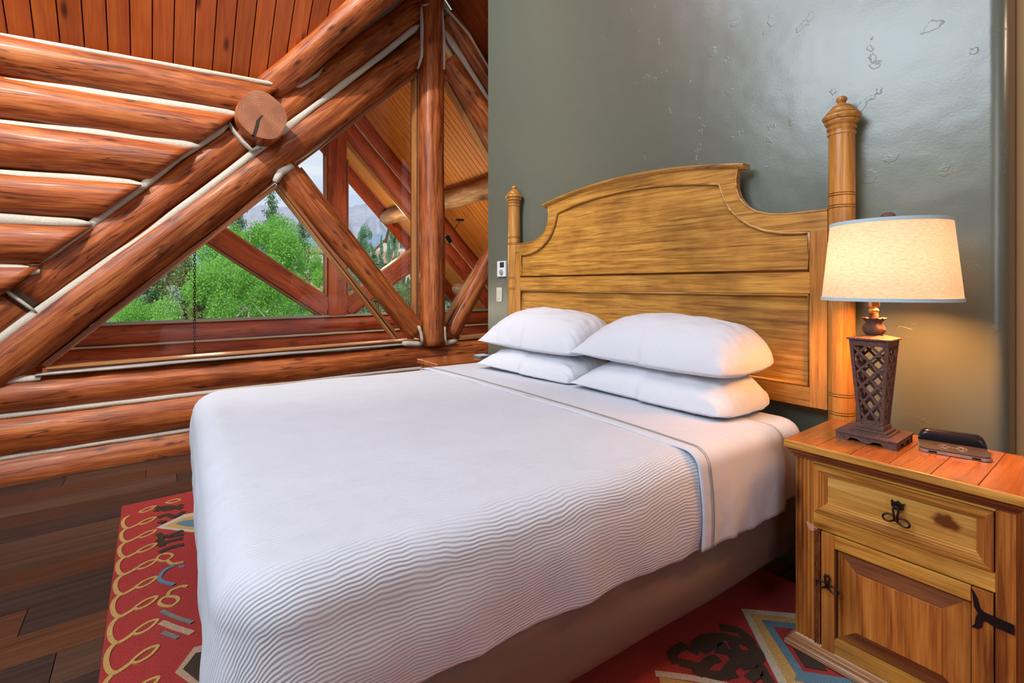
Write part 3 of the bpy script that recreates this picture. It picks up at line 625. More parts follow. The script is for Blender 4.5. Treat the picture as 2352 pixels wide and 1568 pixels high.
# small porch spot lamp
p0 = at_x(1056, 507, -5.3); p1 = at_x(1029, 550, -5.5)
pl = empty('pendant_spot', p0, 'small black spot lamp hanging on a thin rod under the porch soffit', 'lamp')
lathe('canopy', [(.0, .02), (.055, .02), (.055, .0), (.0, .0)], p0, M_black, pl, 20)
tube('rod', [p0, p1], .004, M_black, pl, 6)
bm = bmesh.new(); bar_into(bm, p1 + Vector((0, -.03, .04)), p1 + Vector((0, .03, -.04)), .06, .05); from_bm('lamp_head', bm, M_black, pl)

# ================================================================== LANDSCAPE
def terr(x, y):
    r = math.hypot(x, y); h = -4.2 - min(1, max(0, (r - 9) / 30)) * 4.5
    h += min(90, max(0, r - 45)) * .11 * (.35 + .65 * max(0, min(1, (y + x * -.15) / (r + .1) * 1.4 + .2))) + max(0, r - 90) * .015
    return h + 1.2 * noise.noise(Vector((x * .03, y * .03, 0)))
vs, fs = [], []; nr, na = 40, 50
for i in range(nr):
    r = 9 + 300 * (i / (nr - 1)) ** 1.8
    for j in range(na):
        a = R(100 + 100 * j / (na - 1)); x = r * math.cos(a); y = r * math.sin(a); vs.append((x, y, terr(x, y)))
for i in range(nr - 1):
    for j in range(na - 1): fs.append((i * na + j, i * na + j + 1, (i + 1) * na + j + 1, (i + 1) * na + j))
g = mesh('hillside', vs, fs, M_ground, None, True); tag(g, kind='structure')
def ridge(name, d, pts, mt, base=-60, seed=0):
    """mountain range at distance d; pts (u, v) give its skyline as seen; it falls away towards us in spurs"""
    top = []
    for i in range(len(pts) - 1):
        (u0, v0), (u1, v1) = pts[i], pts[i + 1]; m_ = 12
        for j in range(m_):
            t_ = j / m_; top.append((u0 + (u1 - u0) * t_, v0 + (v1 - v0) * t_ + 7 * noise.noise(Vector((i * 2 + t_ * 2, seed, 0)))))
    vs, fs = [], []; rowsn = 14
    for u, v in top:
        for k in range(rowsn):
            t_ = k / (rowsn - 1); dd = d * (1 - .45 * t_) ; p = at_d(u, v, d); q = Vector((p.x * dd / d, p.y * dd / d, 0))
            zz = (p.z) * (1 - t_) ** 1.25 + base * t_ + (noise.noise(Vector((u * .02, k * .35, seed))) * .30 * abs(p.z) * math.sin(math.pi * min(1, t_ * 1.2)))
            vs.append((q.x, q.y, zz))
    n_ = len(top)
    for i in range(n_ - 1):
        for k in range(rowsn - 1): fs.append((i * rowsn + k, i * rowsn + k + 1, (i + 1) * rowsn + k + 1, (i + 1) * rowsn + k))
    return mesh(name, vs, fs, mt, None, True)
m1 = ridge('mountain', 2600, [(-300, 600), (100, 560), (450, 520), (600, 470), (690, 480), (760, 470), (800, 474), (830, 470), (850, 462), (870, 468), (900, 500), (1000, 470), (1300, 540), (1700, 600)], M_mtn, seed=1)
tag(m1, 'rocky mountain range on the horizon, pale haze painted into its colour', 'mountain')
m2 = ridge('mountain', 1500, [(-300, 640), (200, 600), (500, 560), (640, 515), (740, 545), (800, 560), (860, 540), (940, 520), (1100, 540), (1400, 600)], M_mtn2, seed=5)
tag(m2, 'darker forested slope in front of the rocky range, blue-grey haze painted into its colour', 'mountain')

def leaf_mesh(name, kind, n, seed, mt, size):
    rn = random.Random(seed); vs, fs = [], []
    def card(c, s, droop=0):
        a = rn.uniform(0, 6.283); e_ = rn.uniform(-.9, .9); d = Vector((math.cos(a), math.sin(a), e_ - droop)).normalized() * s; sd = d.cross(Vector((rn.uniform(-1, 1), rn.uniform(-1, 1), rn.uniform(-1, 1)))).normalized() * s * .42
        b = len(vs); vs.extend([c, c + d * .5 + sd, c + d, c + d * .5 - sd]); fs.append((b, b + 1, b + 2, b + 3))
    if kind == 'cone':          # unit height conifer, radius .22
        lev = 46
        for l in range(lev):
            t_ = l / lev; z = .10 + .90 * t_; rr = .25 * (1 - t_) ** .75 + .008; nb = max(4, int(15 * (1 - t_) + 4))
            for k in range(nb):
                a = rn.uniform(0, 6.283); ln = rr * rn.uniform(.65, 1.1); m_ = max(3, int(n / lev / nb * (ln / .15)))
                for q in range(m_):
                    f = rn.uniform(.15, 1); c = Vector((math.cos(a) * ln * f, math.sin(a) * ln * f, z - ln * f * .28 + .02 * f * f)) + Vector((rn.gauss(0, 1), rn.gauss(0, 1), rn.gauss(0, .5))) * .012
                    card(c, size * rn.uniform(.7, 1.3), .3)
    else:                       # unit height broadleaf crown made of clumps
        cl = []
        for k in range(60):
            t_ = rn.random(); z = .28 + .66 * t_; rad = .26 * math.sin(math.pi * min(1, .12 + .82 * t_)) ** .7; a = rn.uniform(0, 6.283); q = rad * rn.random() ** .4
            cl.append((Vector((math.cos(a) * q, math.sin(a) * q, z)), rn.uniform(.035, .075)))
        for k in range(n):
            c, s = cl[k % len(cl)]; v = Vector((rn.gauss(0, 1), rn.gauss(0, 1), rn.gauss(0, .8))).normalized() * s * rn.uniform(.55, 1.08)
            card(c + v, size * rn.uniform(.6, 1.3))
    m_ = D.meshes.new(name); m_.from_pydata(vs, [], fs); m_.materials.append(mt); return m_
def trunk_mesh(kind, mt, seed):
    rn = random.Random(seed); vs, fs = [], []
    tube_into(vs, fs, [(0, 0, 0), (.004, .002, .5), (0, 0, .96)], [.016, .010, .002] if kind == 'cone' else [.014, .009, .002], 7)
    if kind != 'cone':
        for k in range(9):
            z = rn.uniform(.3, .75); a = rn.uniform(0, 6.283); l = rn.uniform(.08, .2); tube_into(vs, fs, [(0, 0, z), (math.cos(a) * l, math.sin(a) * l, z + l * .8)], [.006, .001], 5)
    m_ = D.meshes.new('trunk'); m_.from_pydata(vs, [], fs); m_.materials.append(mt); return m_
protos = {
 'spruce': (leaf_mesh('foliage', 'cone', 40000, 1, M_leaf_dark, .0085), trunk_mesh('cone', M_bark_dk, 1)),
 'olive': (leaf_mesh('foliage', 'cone', 40000, 2, M_leaf_olive, .0095), trunk_mesh('cone', M_bark_dk, 2)),
 'silver': (leaf_mesh('foliage', 'cone', 30000, 3, M_leaf_silver, .013), trunk_mesh('cone', M_bark_dk, 3)),
 'aspen': (leaf_mesh('foliage', 'broad', 85000, 4, M_leaf_bright, .0066), trunk_mesh('broad', M_bark, 4)),
 'aspen2': (leaf_mesh('foliage', 'broad', 85000, 5, M_leaf_bright, .0066), trunk_mesh('broad', M_bark, 5)),
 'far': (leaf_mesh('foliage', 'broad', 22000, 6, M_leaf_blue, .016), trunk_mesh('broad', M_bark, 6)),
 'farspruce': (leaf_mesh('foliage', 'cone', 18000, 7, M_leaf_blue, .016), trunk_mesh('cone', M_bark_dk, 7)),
 'yellow': (leaf_mesh('foliage', 'broad', 45000, 8, M_leaf_olive, .011), trunk_mesh('broad', M_bark, 8)),
}
def tree(kind, u, vtop, d, wid, label, group='trees outside the gable window', name=None):
    p = at_d(u, vtop, d); zg = terr(p.x, p.y); h = p.z - zg
    nm = name or ('conifer_tree' if kind in ('spruce', 'olive', 'silver', 'farspruce') else 'aspen_tree')
    o = empty(nm, (p.x, p.y, zg), label, 'tree', group)
    for part, me in (('foliage', protos[kind][0]), ('trunk', protos[kind][1])):
        c = D.objects.new(part, me); COL.objects.link(c); c.parent = o
    o.scale = (wid, wid, h); o.rotation_euler = (0, 0, random.uniform(0, 6))
    return o
tree('spruce', 625, 432, 27, 7, 'tall dark spruce rising above the bright aspens, tip against the sky')
tree('spruce', 548, 470, 33, 10, 'dark conifer top showing just right of the sloping window log')
tree('aspen', 575, 480, 15, 7.5, 'large bright green tree filling the centre of the left pane')
tree('aspen2', 648, 488, 19.5, 7.0, 'bright green tree just below the tall spruce tip')
tree('spruce', 694, 500, 23, 6.2, 'dark green conifer at the right shoulder of the bright tree clump')
tree('aspen', 505, 560, 11, 5.0, 'lower bright green tree below the slanting porch brace')
tree('aspen2', 665, 610, 11.5, 4.6, 'bright foliage low down, just left of the porch post')
tree('olive', 425, 560, 16, 6, 'yellowish green conifer behind the hanging chain')
tree('olive', 385, 545, 19, 6.5, 'yellowish conifer behind the small silvery spruce')
tree('spruce', 405, 530, 24, 8, 'tall dark conifer behind the yellowish one, left of the chain')
tree('silver', 398, 655, 11.5, 3.4, 'small silvery spruce low in the left corner of the pane')
tree('spruce', 340, 590, 16, 7, 'dark green conifer at the far left of the pane')
tree('aspen', 300, 665, 14, 4.5, 'green tree low at the leftmost tip of the pane')
tree('olive', 462, 640, 10.5, 3.8, 'olive green conifer just right of the hanging chain')
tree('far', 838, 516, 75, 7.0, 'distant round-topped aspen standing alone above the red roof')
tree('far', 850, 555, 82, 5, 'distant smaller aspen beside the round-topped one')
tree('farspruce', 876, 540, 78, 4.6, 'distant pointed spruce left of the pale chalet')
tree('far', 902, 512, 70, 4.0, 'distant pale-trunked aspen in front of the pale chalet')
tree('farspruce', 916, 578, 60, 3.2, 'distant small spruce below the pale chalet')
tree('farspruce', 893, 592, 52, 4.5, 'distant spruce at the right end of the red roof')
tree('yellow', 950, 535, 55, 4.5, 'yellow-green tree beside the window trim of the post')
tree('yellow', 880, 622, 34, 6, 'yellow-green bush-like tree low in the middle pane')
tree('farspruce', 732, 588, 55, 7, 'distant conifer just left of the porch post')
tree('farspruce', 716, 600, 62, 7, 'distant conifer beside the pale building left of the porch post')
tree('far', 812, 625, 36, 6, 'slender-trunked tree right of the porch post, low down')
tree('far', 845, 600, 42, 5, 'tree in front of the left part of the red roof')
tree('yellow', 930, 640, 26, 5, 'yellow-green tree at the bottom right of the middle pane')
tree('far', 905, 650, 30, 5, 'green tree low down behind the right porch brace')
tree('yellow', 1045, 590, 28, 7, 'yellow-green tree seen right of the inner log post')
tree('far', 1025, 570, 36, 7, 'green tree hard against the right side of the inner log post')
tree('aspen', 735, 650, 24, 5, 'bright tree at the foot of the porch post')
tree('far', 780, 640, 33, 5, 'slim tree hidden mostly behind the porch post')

def house(u, v, d, wx, wy, hw, hr_, label, wallm, name='house', rot=0, wins=3, floors=2, chim=True):
    p = at_d(u, v, d); zg = p.z - hw
    o = empty(name, (p.x, p.y, zg), label, 'building', rz=rot)
    def add(nm, vs, fs, mt):
        m_ = D.meshes.new(nm); m_.from_pydata(vs, [], fs); m_.materials.append(mt); c = D.objects.new(nm, m_); COL.objects.link(c); c.parent = o; return c
    def bxs(nm, x0, x1, y0, y1, z0, z1, mt, par=None):
        c = add(nm, [(x0, y0, z0), (x1, y0, z0), (x1, y1, z0), (x0, y1, z0), (x0, y0, z1), (x1, y0, z1), (x1, y1, z1), (x0, y1, z1)], [(0, 3, 2, 1), (4, 5, 6, 7), (0, 1, 5, 4), (1, 2, 6, 5), (2, 3, 7, 6), (3, 0, 4, 7)], mt)
        if par: c.parent = par
        return c
    x, y = wx / 2, wy / 2
    wlh = add('wall', [(-x, -y, -6), (x, -y, -6), (x, y, -6), (-x, y, -6), (-x, -y, hw), (x, -y, hw), (x, y, hw), (-x, y, hw), (-x, 0, hw + hr_), (x, 0, hw + hr_)],
        [(0, 1, 5, 4), (2, 3, 7, 6), (1, 2, 6, 9, 5), (3, 0, 4, 8, 7)], wallm)
    e_ = .12; ox, oy = x + .6, y + .6; dz = hr_ / y * .6
    add('roof', [(-ox, -oy, hw - dz), (ox, -oy, hw - dz), (ox, 0, hw + hr_ + .1), (-ox, 0, hw + hr_ + .1), (ox, oy, hw - dz), (-ox, oy, hw - dz),
                 (-ox, -oy, hw - dz + .3), (ox, -oy, hw - dz + .3), (ox, 0, hw + hr_ + .4), (-ox, 0, hw + hr_ + .4), (ox, oy, hw - dz + .3), (-ox, oy, hw - dz + .3)],
        [(0, 1, 2, 3), (3, 2, 4, 5), (6, 9, 8, 7), (9, 11, 10, 8), (0, 6, 7, 1), (5, 4, 10, 11), (1, 7, 8, 2), (2, 8, 10, 4), (0, 3, 9, 6), (3, 5, 11, 9)], M_roof)
    for f in range(floors):
        for k in range(wins):
            cx = -x + wx * (k + .5) / wins; z0 = hw - 2.4 - f * 3.0
            wf = bxs('window', cx - .75, cx + .75, -y - .10, -y + .05, z0, z0 + 1.6, M_stucco)
            bxs('pane', cx - .62, cx + .62, -y - .13, -y - .09, z0 + .12, z0 + 1.48, M_winfar, wf)
    if chim: bxs('chimney', -x * .5 - .6, -x * .5 + .6, -1.0, .4, hw, hw + hr_ + 1.3, M_stucco)
    return o
rn = random.Random(11); vs, fs = [], []
for k in range(900):        # forest on the far slope: too many and too far to tell apart
    az = R(rn.uniform(104, 172)); r_ = rn.uniform(58, 290)
    x, y = r_ * math.cos(az), r_ * math.sin(az); h = rn.uniform(5, 10); w_ = h * rn.uniform(.16, .24); z = terr(x, y) - .5
    uu = 1176 + F * (C_ * x + S_ * y) / (-S_ * x + C_ * y)
    if (835 < uu < 960 and 85 < r_ < 155) or (690 < uu < 790 and 40 < r_ < 160): continue
    for l in range(5):
        zb = z + h * (.12 + .17 * l); rr = w_ * (1 - l * .18); b_ = len(vs); n_ = 9
        for j in range(n_): a = 6.283 * j / n_ + l; q = rr * (1 + .35 * rn.uniform(-1, 1)); vs.append((x + q * math.cos(a), y + q * math.sin(a), zb + rn.uniform(-.2, .2)))
        vs.append((x, y, zb + h * .30))
        for j in range(n_): fs.append((b_ + j, b_ + (j + 1) % n_, b_ + n_))
fo_ = mesh('distant_forest', vs, fs, plain('far_forest_needles', (.085, .17, .11), 1, 0, .5, 3, .35)); tag(fo_, 'distant conifer forest covering the slope behind the houses', 'forest', kind='stuff')
fa = R(YAW)
house(858, 604, 110, 13, 9, 5, 2.4, 'distant lodge with a terracotta red roof and a pale chimney', M_brownwall, rot=fa + .25)
house(932, 552, 125, 8, 7, 7, 3.0, 'distant tall pale chalet with red gabled roof on the hillside', M_stucco, rot=fa + .5, wins=2, floors=3, chim=False)
house(899, 572, 150, 6, 7, 5.5, 2.6, 'small pale wing of stucco left of the tall chalet', M_stucco, rot=fa + 1.2, wins=1, chim=False)
house(722, 582, 150, 22, 10, 6, 1.3, 'distant long pale building with a flat red roof left of the porch post', M_stucco, rot=fa + .1, wins=6)
house(724, 672, 48, 3.2, 3.4, 1.8, 1.3, 'small dark brown cabin low down left of the porch post', M_brownwall, name='cabin', rot=fa + .6, wins=1, floors=1, chim=False)
# ================================================================== RUG
rug = box('rug', -3.13, .35, -.12, 1.93, 0.0, .010, M_rug, None, .003)
tag(rug, 'red wool rug with gold vine border and folk motifs under the bed', 'rug')
RZ = [0]
def ribbon(name, pts, wd, mt, zz=.0125, closed=False, parent=rug, m=6):
    """flat tufted ribbon 2.5 mm proud of the pile through floor points (Catmull-Rom)"""
    RZ[0] += 1; zz = .0118 + (RZ[0] * 7 % 31) * .00007
    P = [Vector((p[0], p[1], 0)) for p in pts]; Q = []; n = len(P); rng = n if closed else n - 1
    for i in range(rng):
        a, b_, c, d = (P[(i - 1) % n] if closed or i else P[0]), P[i], P[(i + 1) % n], (P[(i + 2) % n] if closed or i < n - 2 else P[-1])
        for j in range(m):
            s = j / m; Q.append(.5 * ((2 * b_) + (c - a) * s + (2 * a - 5 * b_ + 4 * c - d) * s * s + (3 * b_ - a - 3 * c + d) * s ** 3))
    if not closed: Q.append(P[-1])
    vs, fs = [], []; k = len(Q)
    for i, q in enumerate(Q):
        t_ = (Q[(i + 1) % k] if closed or i < k - 1 else q) - (Q[(i - 1) % k] if closed or i else q); s = Vector((-t_.y, t_.x, 0)).normalized() * wd / 2
        vs += [q + s + Vector((0, 0, zz)), q - s + Vector((0, 0, zz)), q - s + Vector((0, 0, .009)), q + s + Vector((0, 0, .009))]
    for i in range(k if closed else k - 1):
        a = i * 4; b_ = ((i + 1) % k) * 4; fs += [(a, a + 1, b_ + 1, b_), (a + 1, a + 2, b_ + 2, b_ + 1), (a + 3, a, b_, b_ + 3)]
    return mesh(name, vs, fs, mt, parent)
def px(*q): return [at_z(u, v, .012) for u, v in q]
def poly(name, pts, mt, zz=.0125): return prism(name, [(p[0], p[1]) for p in pts], 'z', .008, zz, mt, rug)
# vine border: teardrop leaves on a running stem, left (foot) edge and window edge
for i in range(15):
    x0 = -3.00 + .147 * i
    ribbon('vine_leaf', [(x0 - .022, .016), (x0 - .024, -.014), (x0 + .006, -.046), (x0 + .022, -.030), (x0 + .010, -.002)], .010, M_rug_gold, closed=True)
    ribbon('vine_stem', [(x0 + .028, -.086), (x0 + .055, -.103), (x0 + .10, -.108), (x0 + .150, -.101), (x0 + .178, -.086), (x0 + .172, -.066), (x0 + .155, -.045)], .014, M_rug_gold)
for i in range(10):
    y0 = .06 + .15 * i
    ribbon('vine_leaf', [(-3.04, y0), (-3.015, y0 + .03), (-3.03, y0 + .06), (-3.06, y0 + .04)], .009, M_rug_gold, closed=True)
# scroll patches and motifs near the foot of the bed
K = 2.76
def zp(*q): return px(*[(a / K, 1000 + b_ / K) for a, b_ in q])
for c in (((990, 450), (1060, 470), (1160, 435)), ((1000, 520), (1060, 500), (1110, 515), (1165, 480)), ((985, 480), (1050, 450), (1150, 462)), ((1010, 545), (1045, 550)), ((1000, 620), (1050, 640), (1160, 600)),
          ((1000, 700), (1070, 670), (1160, 650)), ((1010, 740), (1080, 710), (1165, 690)), ((1000, 670), (1040, 640), (1090, 640)), ((1020, 655), (1030, 700)), ((1075, 640), (1165, 625))):
    ribbon('scroll', zp(*c), .024, M_rug_brown)
poly('triangle', zp((992, 583), (1165, 500), (1320, 470), (1320, 620), (1165, 605)), M_rug_cream, .0120); poly('triangle', zp((1040, 577), (1165, 520), (1300, 500), (1300, 600), (1165, 592)), M_rug_gold, .0128); poly('triangle', zp((1110, 560), (1165, 540), (1300, 525), (1300, 585), (1165, 575)), M_rug_blue, .0136)
ribbon('vine_leaf', zp((995, 780), (1030, 750), (1085, 750), (1090, 770), (1040, 795)), .009, M_rug_gold, closed=True); ribbon('vine_stem', zp((1060, 790), (1090, 812), (1165, 800)), .012, M_rug_gold)
ribbon('hook', zp((1105, 825), (1050, 850), (1010, 900), (1030, 925), (1105, 945)), .014, M_rug_blue); ribbon('hook', zp((1130, 830), (1170, 825)), .012, M_rug_blue)
ribbon('vine_leaf', zp((1010, 1065), (1040, 1025), (1110, 1020), (1130, 1045), (1080, 1080)), .011, M_rug_gold, closed=True); ribbon('vine_stem', zp((1060, 1025), (1080, 985), (1150, 955), (1190, 955)), .012, M_rug_gold)
ribbon('bar_motif', zp((1025, 1110), (1110, 1150), (1220, 1185)), .014, M_rug_gray); ribbon('bar_motif', zp((1020, 1180), (1110, 1215), (1220, 1250)), .020, M_rug_beige); ribbon('bar_motif', zp((1030, 1245), (1130, 1280)), .014, M_rug_gray)
poly('medallion', zp((1110, 1500), (1230, 1340), (1420, 1300), (1420, 1700), (1250, 1600)), M_rug_beige, .0120); poly('medallion', zp((1160, 1480), (1240, 1380), (1420, 1340), (1420, 1640), (1260, 1560)), M_rug_brown, .0130)
# right of the bed: striped star corner and brown scroll
def quadstrip(nm, a, b_, mt, zz): poly(nm, px(*a, *b_[::-1]), mt, zz)
star = [((1700, 1400), (1850, 1410)), ((1700, 1400), (1820, 1568))]
ST = [(1700, 1398), (1712, 1404)]
quadstrip('star_stripe', ((1702, 1397), (1960, 1420)), ((1722, 1408), (1960, 1432)), M_rug_cream, .0120); quadstrip('star_stripe', ((1722, 1408), (1960, 1432)), ((1748, 1422), (1960, 1446)), M_rug_gold, .0120)
quadstrip('star_stripe', ((1748, 1422), (1960, 1446)), ((1774, 1436), (1960, 1462)), M_rug_blue, .0120)
quadstrip('star_stripe', ((1702, 1397), (1788, 1568), (1808, 1610)), ((1722, 1408), (1808, 1568), (1830, 1610)), M_rug_cream, .0124); quadstrip('star_stripe', ((1722, 1408), (1808, 1568), (1830, 1610)), ((1748, 1422), (1836, 1560), (1900, 1600)), M_rug_gold, .0124)
quadstrip('star_stripe', ((1748, 1422), (1836, 1560)), ((1774, 1436), (1846, 1542)), M_rug_blue, .0124); quadstrip('star_stripe', ((1824, 1562), (1980, 1590)), ((1836, 1540), (1960, 1560)), M_rug_blue, .0128)
poly('star_centre', px((1802, 1458), (1850, 1470), (1900, 1540), (1850, 1532)), M_rug_brown, .0124)
for c in (((1590, 1500), (1610, 1470), (1660, 1462), (1720, 1480), (1745, 1510), (1700, 1520)), ((1560, 1520), (1600, 1530), (1640, 1550), (1690, 1545)), ((1640, 1490), (1680, 1500), (1690, 1530)),
          ((1700, 1530), (1740, 1525), (1760, 1560)), ((1655, 1440), (1700, 1450), (1730, 1480)), ((1600, 1550), (1625, 1520), (1650, 1510)), ((1720, 1560), (1750, 1545), (1780, 1590)), ((1575, 1480), (1545, 1500), (1555, 1525)), ((1680, 1470), (1700, 1500), (1735, 1500)), ((1610, 1495), (1650, 1475), (1665, 1500)), ((1660, 1555), (1690, 1520), (1720, 1512))):
    ribbon('scroll', px(*c), .030, M_rug_brown)
ribbon('star_stripe', px((1505, 1545), (1590, 1556), (1680, 1575)), .02, M_rug_cream); ribbon('star_stripe', px((1515, 1560), (1600, 1575)), .02, M_rug_gold)

# ================================================================== BED
# footprint corners of the mattress (it stands slightly askew to the headboard)
CN = dict(nr=Vector((-.872, .085)), fr=Vector((-2.80, .165)), hr=Vector((-.752, 1.925)), hl=Vector((-2.685, 1.925)))
def bed_xy(s, t_):
    """s 0..1 from window side to nightstand side, t 0..1 from foot to head"""
    a = CN['fr'].lerp(CN['nr'], s); b_ = CN['hl'].lerp(CN['hr'], s); return a.lerp(b_, t_)
def outline(inset=0, t0=0, t1=1, rc=.09, open_head=True, n=14):
    """rounded footprint path in metres in bed space -> list of (xy, outward normal)"""
    Wd, Ln = 1.93, 1.84
    x0, x1, y0, y1 = inset, Wd - inset, (inset if t0 == 0 else t0 * Ln), (Ln - inset if t1 == 1 else t1 * Ln)
    P = []
    def arc(cx, cy, a0, a1):
        for i in range(n + 1):
            a = R(a0 + (a1 - a0) * i / n); P.append((cx + rc * math.cos(a), cy + rc * math.sin(a), math.cos(a), math.sin(a)))
    def line(xa, ya, xb, yb, nx, ny, st=.025):
        m_ = max(1, int(math.hypot(xb - xa, yb - ya) / st))
        for i in range(m_): P.append((xa + (xb - xa) * i / m_, ya + (yb - ya) * i / m_, nx, ny))
    return P, (x0, x1, y0, y1), arc, line
def to_world(x, y):
    p = bed_xy(x / 1.93, y / 1.84); return p
def zo(X):
    """the bed stands a little lower on its window side"""
    return -.028 * max(0, min(1, 1 - X / 1.93)) ** 1.4
def drape(name, head, y_from, ztop, zhem, mt, thick, lip, seed, fold=.010, rc=.09, er=.055, crown=.010, hemwave=.010):
    """cloth lying on the mattress and hanging over its sides. head=False: covers foot part up to y_from; head=True: covers head part from y_from"""
    P, (x0, x1, y0, y1), arc, line = outline(rc=rc)
    x0 -= thick; x1 += thick; y0 -= thick; y1 += thick * .3
    P.clear()
    if not head:
        line(x1, y_from, x1, y0 + rc, 1, 0); arc(x1 - rc, y0 + rc, 0, -90); line(x1 - rc, y0, x0 + rc, y0, 0, -1); arc(x0 + rc, y0 + rc, -90, -180); line(x0, y0 + rc, x0, y_from + 1e-4, -1, 0); P.append((x0, y_from, -1, 0))
    else:
        line(x0, y_from, x0, y1 - rc, -1, 0); arc(x0 + rc, y1 - rc, 180, 90); line(x0 + rc, y1, x1 - rc, y1, 0, 1); arc(x1 - rc, y1 - rc, 90, 0); line(x1, y1 - rc, x1, y_from + 1e-4, 1, 0); P.append((x1, y_from, 1, 0))
    xc = (x0 + x1) / 2; nt_, ne, nsd = 34, 6, 22; vs, uv = [], []
    arcl = 0
    for i, (x, y, nx, ny) in enumerate(P):
        if i: arcl += math.hypot(x - P[i - 1][0], y - P[i - 1][1])
        if head: yc = min(y, max(y_from, y1 - .35))
        else: yc = max(y, min(y_from, y0 + .95))
        xi, yi = x - nx * er, y - ny * er
        cx_ = xc if abs(nx) > .01 or True else x
        for k in range(nt_):       # top
            t_ = k / nt_; X = xc + (xi - xc) * t_; Y = yc + (yi - yc) * t_
            z = ztop + crown * (1 - t_ ** 3) + .007 * noise.noise(Vector((X * 2.2, Y * 2.2, seed))) + .003 * noise.noise(Vector((X * 7, Y * 5, seed)))
            w_ = to_world(X, Y); vs.append((w_.x, w_.y, z + zo(X))); uv.append((X, Y))
        for k in range(ne + 1):    # rounded edge
            a = math.pi / 2 * k / ne; q = er * math.sin(a); X = xi + nx * q; Y = yi + ny * q
            z = ztop - er * (1 - math.cos(a)) + .007 * noise.noise(Vector((X * 2.2, Y * 2.2, seed))) * (1 - k / ne) + .003 * noise.noise(Vector((X * 7, Y * 5, seed))) * (1 - k / ne)
            z += .006 * noise.noise(Vector((arcl * 2.5, 0, seed + 3)))
            w_ = to_world(X, Y); vs.append((w_.x, w_.y, z + zo(X))); uv.append((X + nx * (er * (a - math.sin(a))), Y + ny * er * (a - math.sin(a))))
        zb = zhem + hemwave * noise.noise(Vector((arcl * 3.1, 7, seed))) + hemwave * .5 * noise.noise(Vector((arcl * 9, 7, seed)))
        zt_ = ztop - er
        for k in range(1, nsd + 1):
            t_ = k / nsd; z = zt_ + (zb - zt_) * t_
            f = fold * (t_ ** .8) * (noise.noise(Vector((arcl * 7 + .8 * t_, t_ * .7, seed))) * 1.5 + .6 * noise.noise(Vector((arcl * 17, t_, seed + 9)))) + .010 * math.sin(math.pi * t_) - .010 * t_ * t_
            f += .008 * noise.noise(Vector((arcl * 1.6 + z * 2.5, z * 6, seed + 5)))
            if k == nsd: f -= lip
            X, Y = x + nx * f, y + ny * f; w_ = to_world(X, Y); vs.append((w_.x, w_.y, z + zo(X))); uv.append((x + nx * (er * .57 + (zt_ - z)), y + ny * (er * .57 + (zt_ - z))))
    row = nt_ + ne + 1 + nsd; fs = []
    for i in range(len(P) - 1):
        for k in range(row - 1):
            fs.append((i * row + k, i * row + k + 1, (i + 1) * row + k + 1, (i + 1) * row + k))
    m_ = D.meshes.new(name); m_.from_pydata(vs, [], fs); m_.materials.append(mt); m_.update(); m_.polygons.foreach_set('use_smooth', [True] * len(fs))
    ul = m_.uv_layers.new(name='UVMap')
    for lp in m_.loops: ul.data[lp.index].uv = uv[lp.vertex_index]
    bm = bmesh.new(); bm.from_mesh(m_); bmesh.ops.remove_doubles(bm, verts=bm.verts, dist=.0004); bmesh.ops.recalc_face_normals(bm, faces=bm.faces)
    up_ = sum(f.normal.z for f in bm.faces)
    if up_ < 0: bmesh.ops.reverse_faces(bm, faces=bm.faces)
    bm.to_mesh(m_); bm.free()
    o = D.objects.new(name, m_); COL.objects.link(o)
    so = o.modifiers.new('cloth', 'SOLIDIFY'); so.thickness = .003; so.offset = -1
    return o
def slab(name, z0, z1, inset, rc, mt, parent=None, er=.03, bulge=.006, seed=0):
    """rounded box (mattress, box spring) on the bed footprint"""
    P = []; x0, x1, y0, y1 = inset, 1.93 - inset, inset, 1.84 - inset * .5
    for cx, cy, a0 in ((x1 - rc, y0 + rc, -90), (x1 - rc, y1 - rc, 0), (x0 + rc, y1 - rc, 90), (x0 + rc, y0 + rc, 180)):
        for i in range(9): a = R(a0 + 90 * i / 8); P.append((cx + rc * math.cos(a), cy + rc * math.sin(a), math.cos(a), math.sin(a)))
        # straight run
        nxt = {(-90): (x1, y0 + rc, x1, y1 - rc, 1, 0), 0: (x1 - rc, y1, x0 + rc, y1, 0, 1), 90: (x0, y1 - rc, x0, y0 + rc, -1, 0), 180: (x0 + rc, y0, x1 - rc, y0, 0, -1)}[a0]
        for i in range(1, 40): t_ = i / 40; P.append((nxt[0] + (nxt[2] - nxt[0]) * t_, nxt[1] + (nxt[3] - nxt[1]) * t_, nxt[4], nxt[5]))
    lv = [(-er, z0)] + [(0, z0 + er * .8)] + [(bulge * math.sin(math.pi * k / 8), z0 + er * .8 + (z1 - z0 - er * 1.6) * k / 8) for k in range(1, 8)] + [(0, z1 - er * .8), (-er, z1)]
    vs, fs = [], []; n = len(P)
    for off, z in lv:
        for i, (x, y, nx, ny) in enumerate(P):
            f = off + .005 * noise.noise(Vector((x * 5, y * 5, z * 3 + seed))) + (.012 if z1 < .4 else .003) * noise.noise(Vector((x * 1.8, y * 1.8, z * 17 + x * 2 + seed)))
            w_ = to_world(x + nx * f, y + ny * f); vs.append((w_.x, w_.y, z + (zo(x) if z > .3 else 0)))
    for j in range(len(lv) - 1):
        for i in range(n): fs.append((j * n + i, j * n + (i + 1) % n, (j + 1) * n + (i + 1) % n, (j + 1) * n + i))
    fs.append(tuple(range(n))[::-1]); fs.append(tuple((len(lv) - 1) * n + i for i in range(n)))
    return mesh(name, vs, fs, mt, parent, True)
bed = empty('bed', (-1.72, 1.0, 0), 'low bed base with a taut brown fabric cover on metal legs', 'bed')
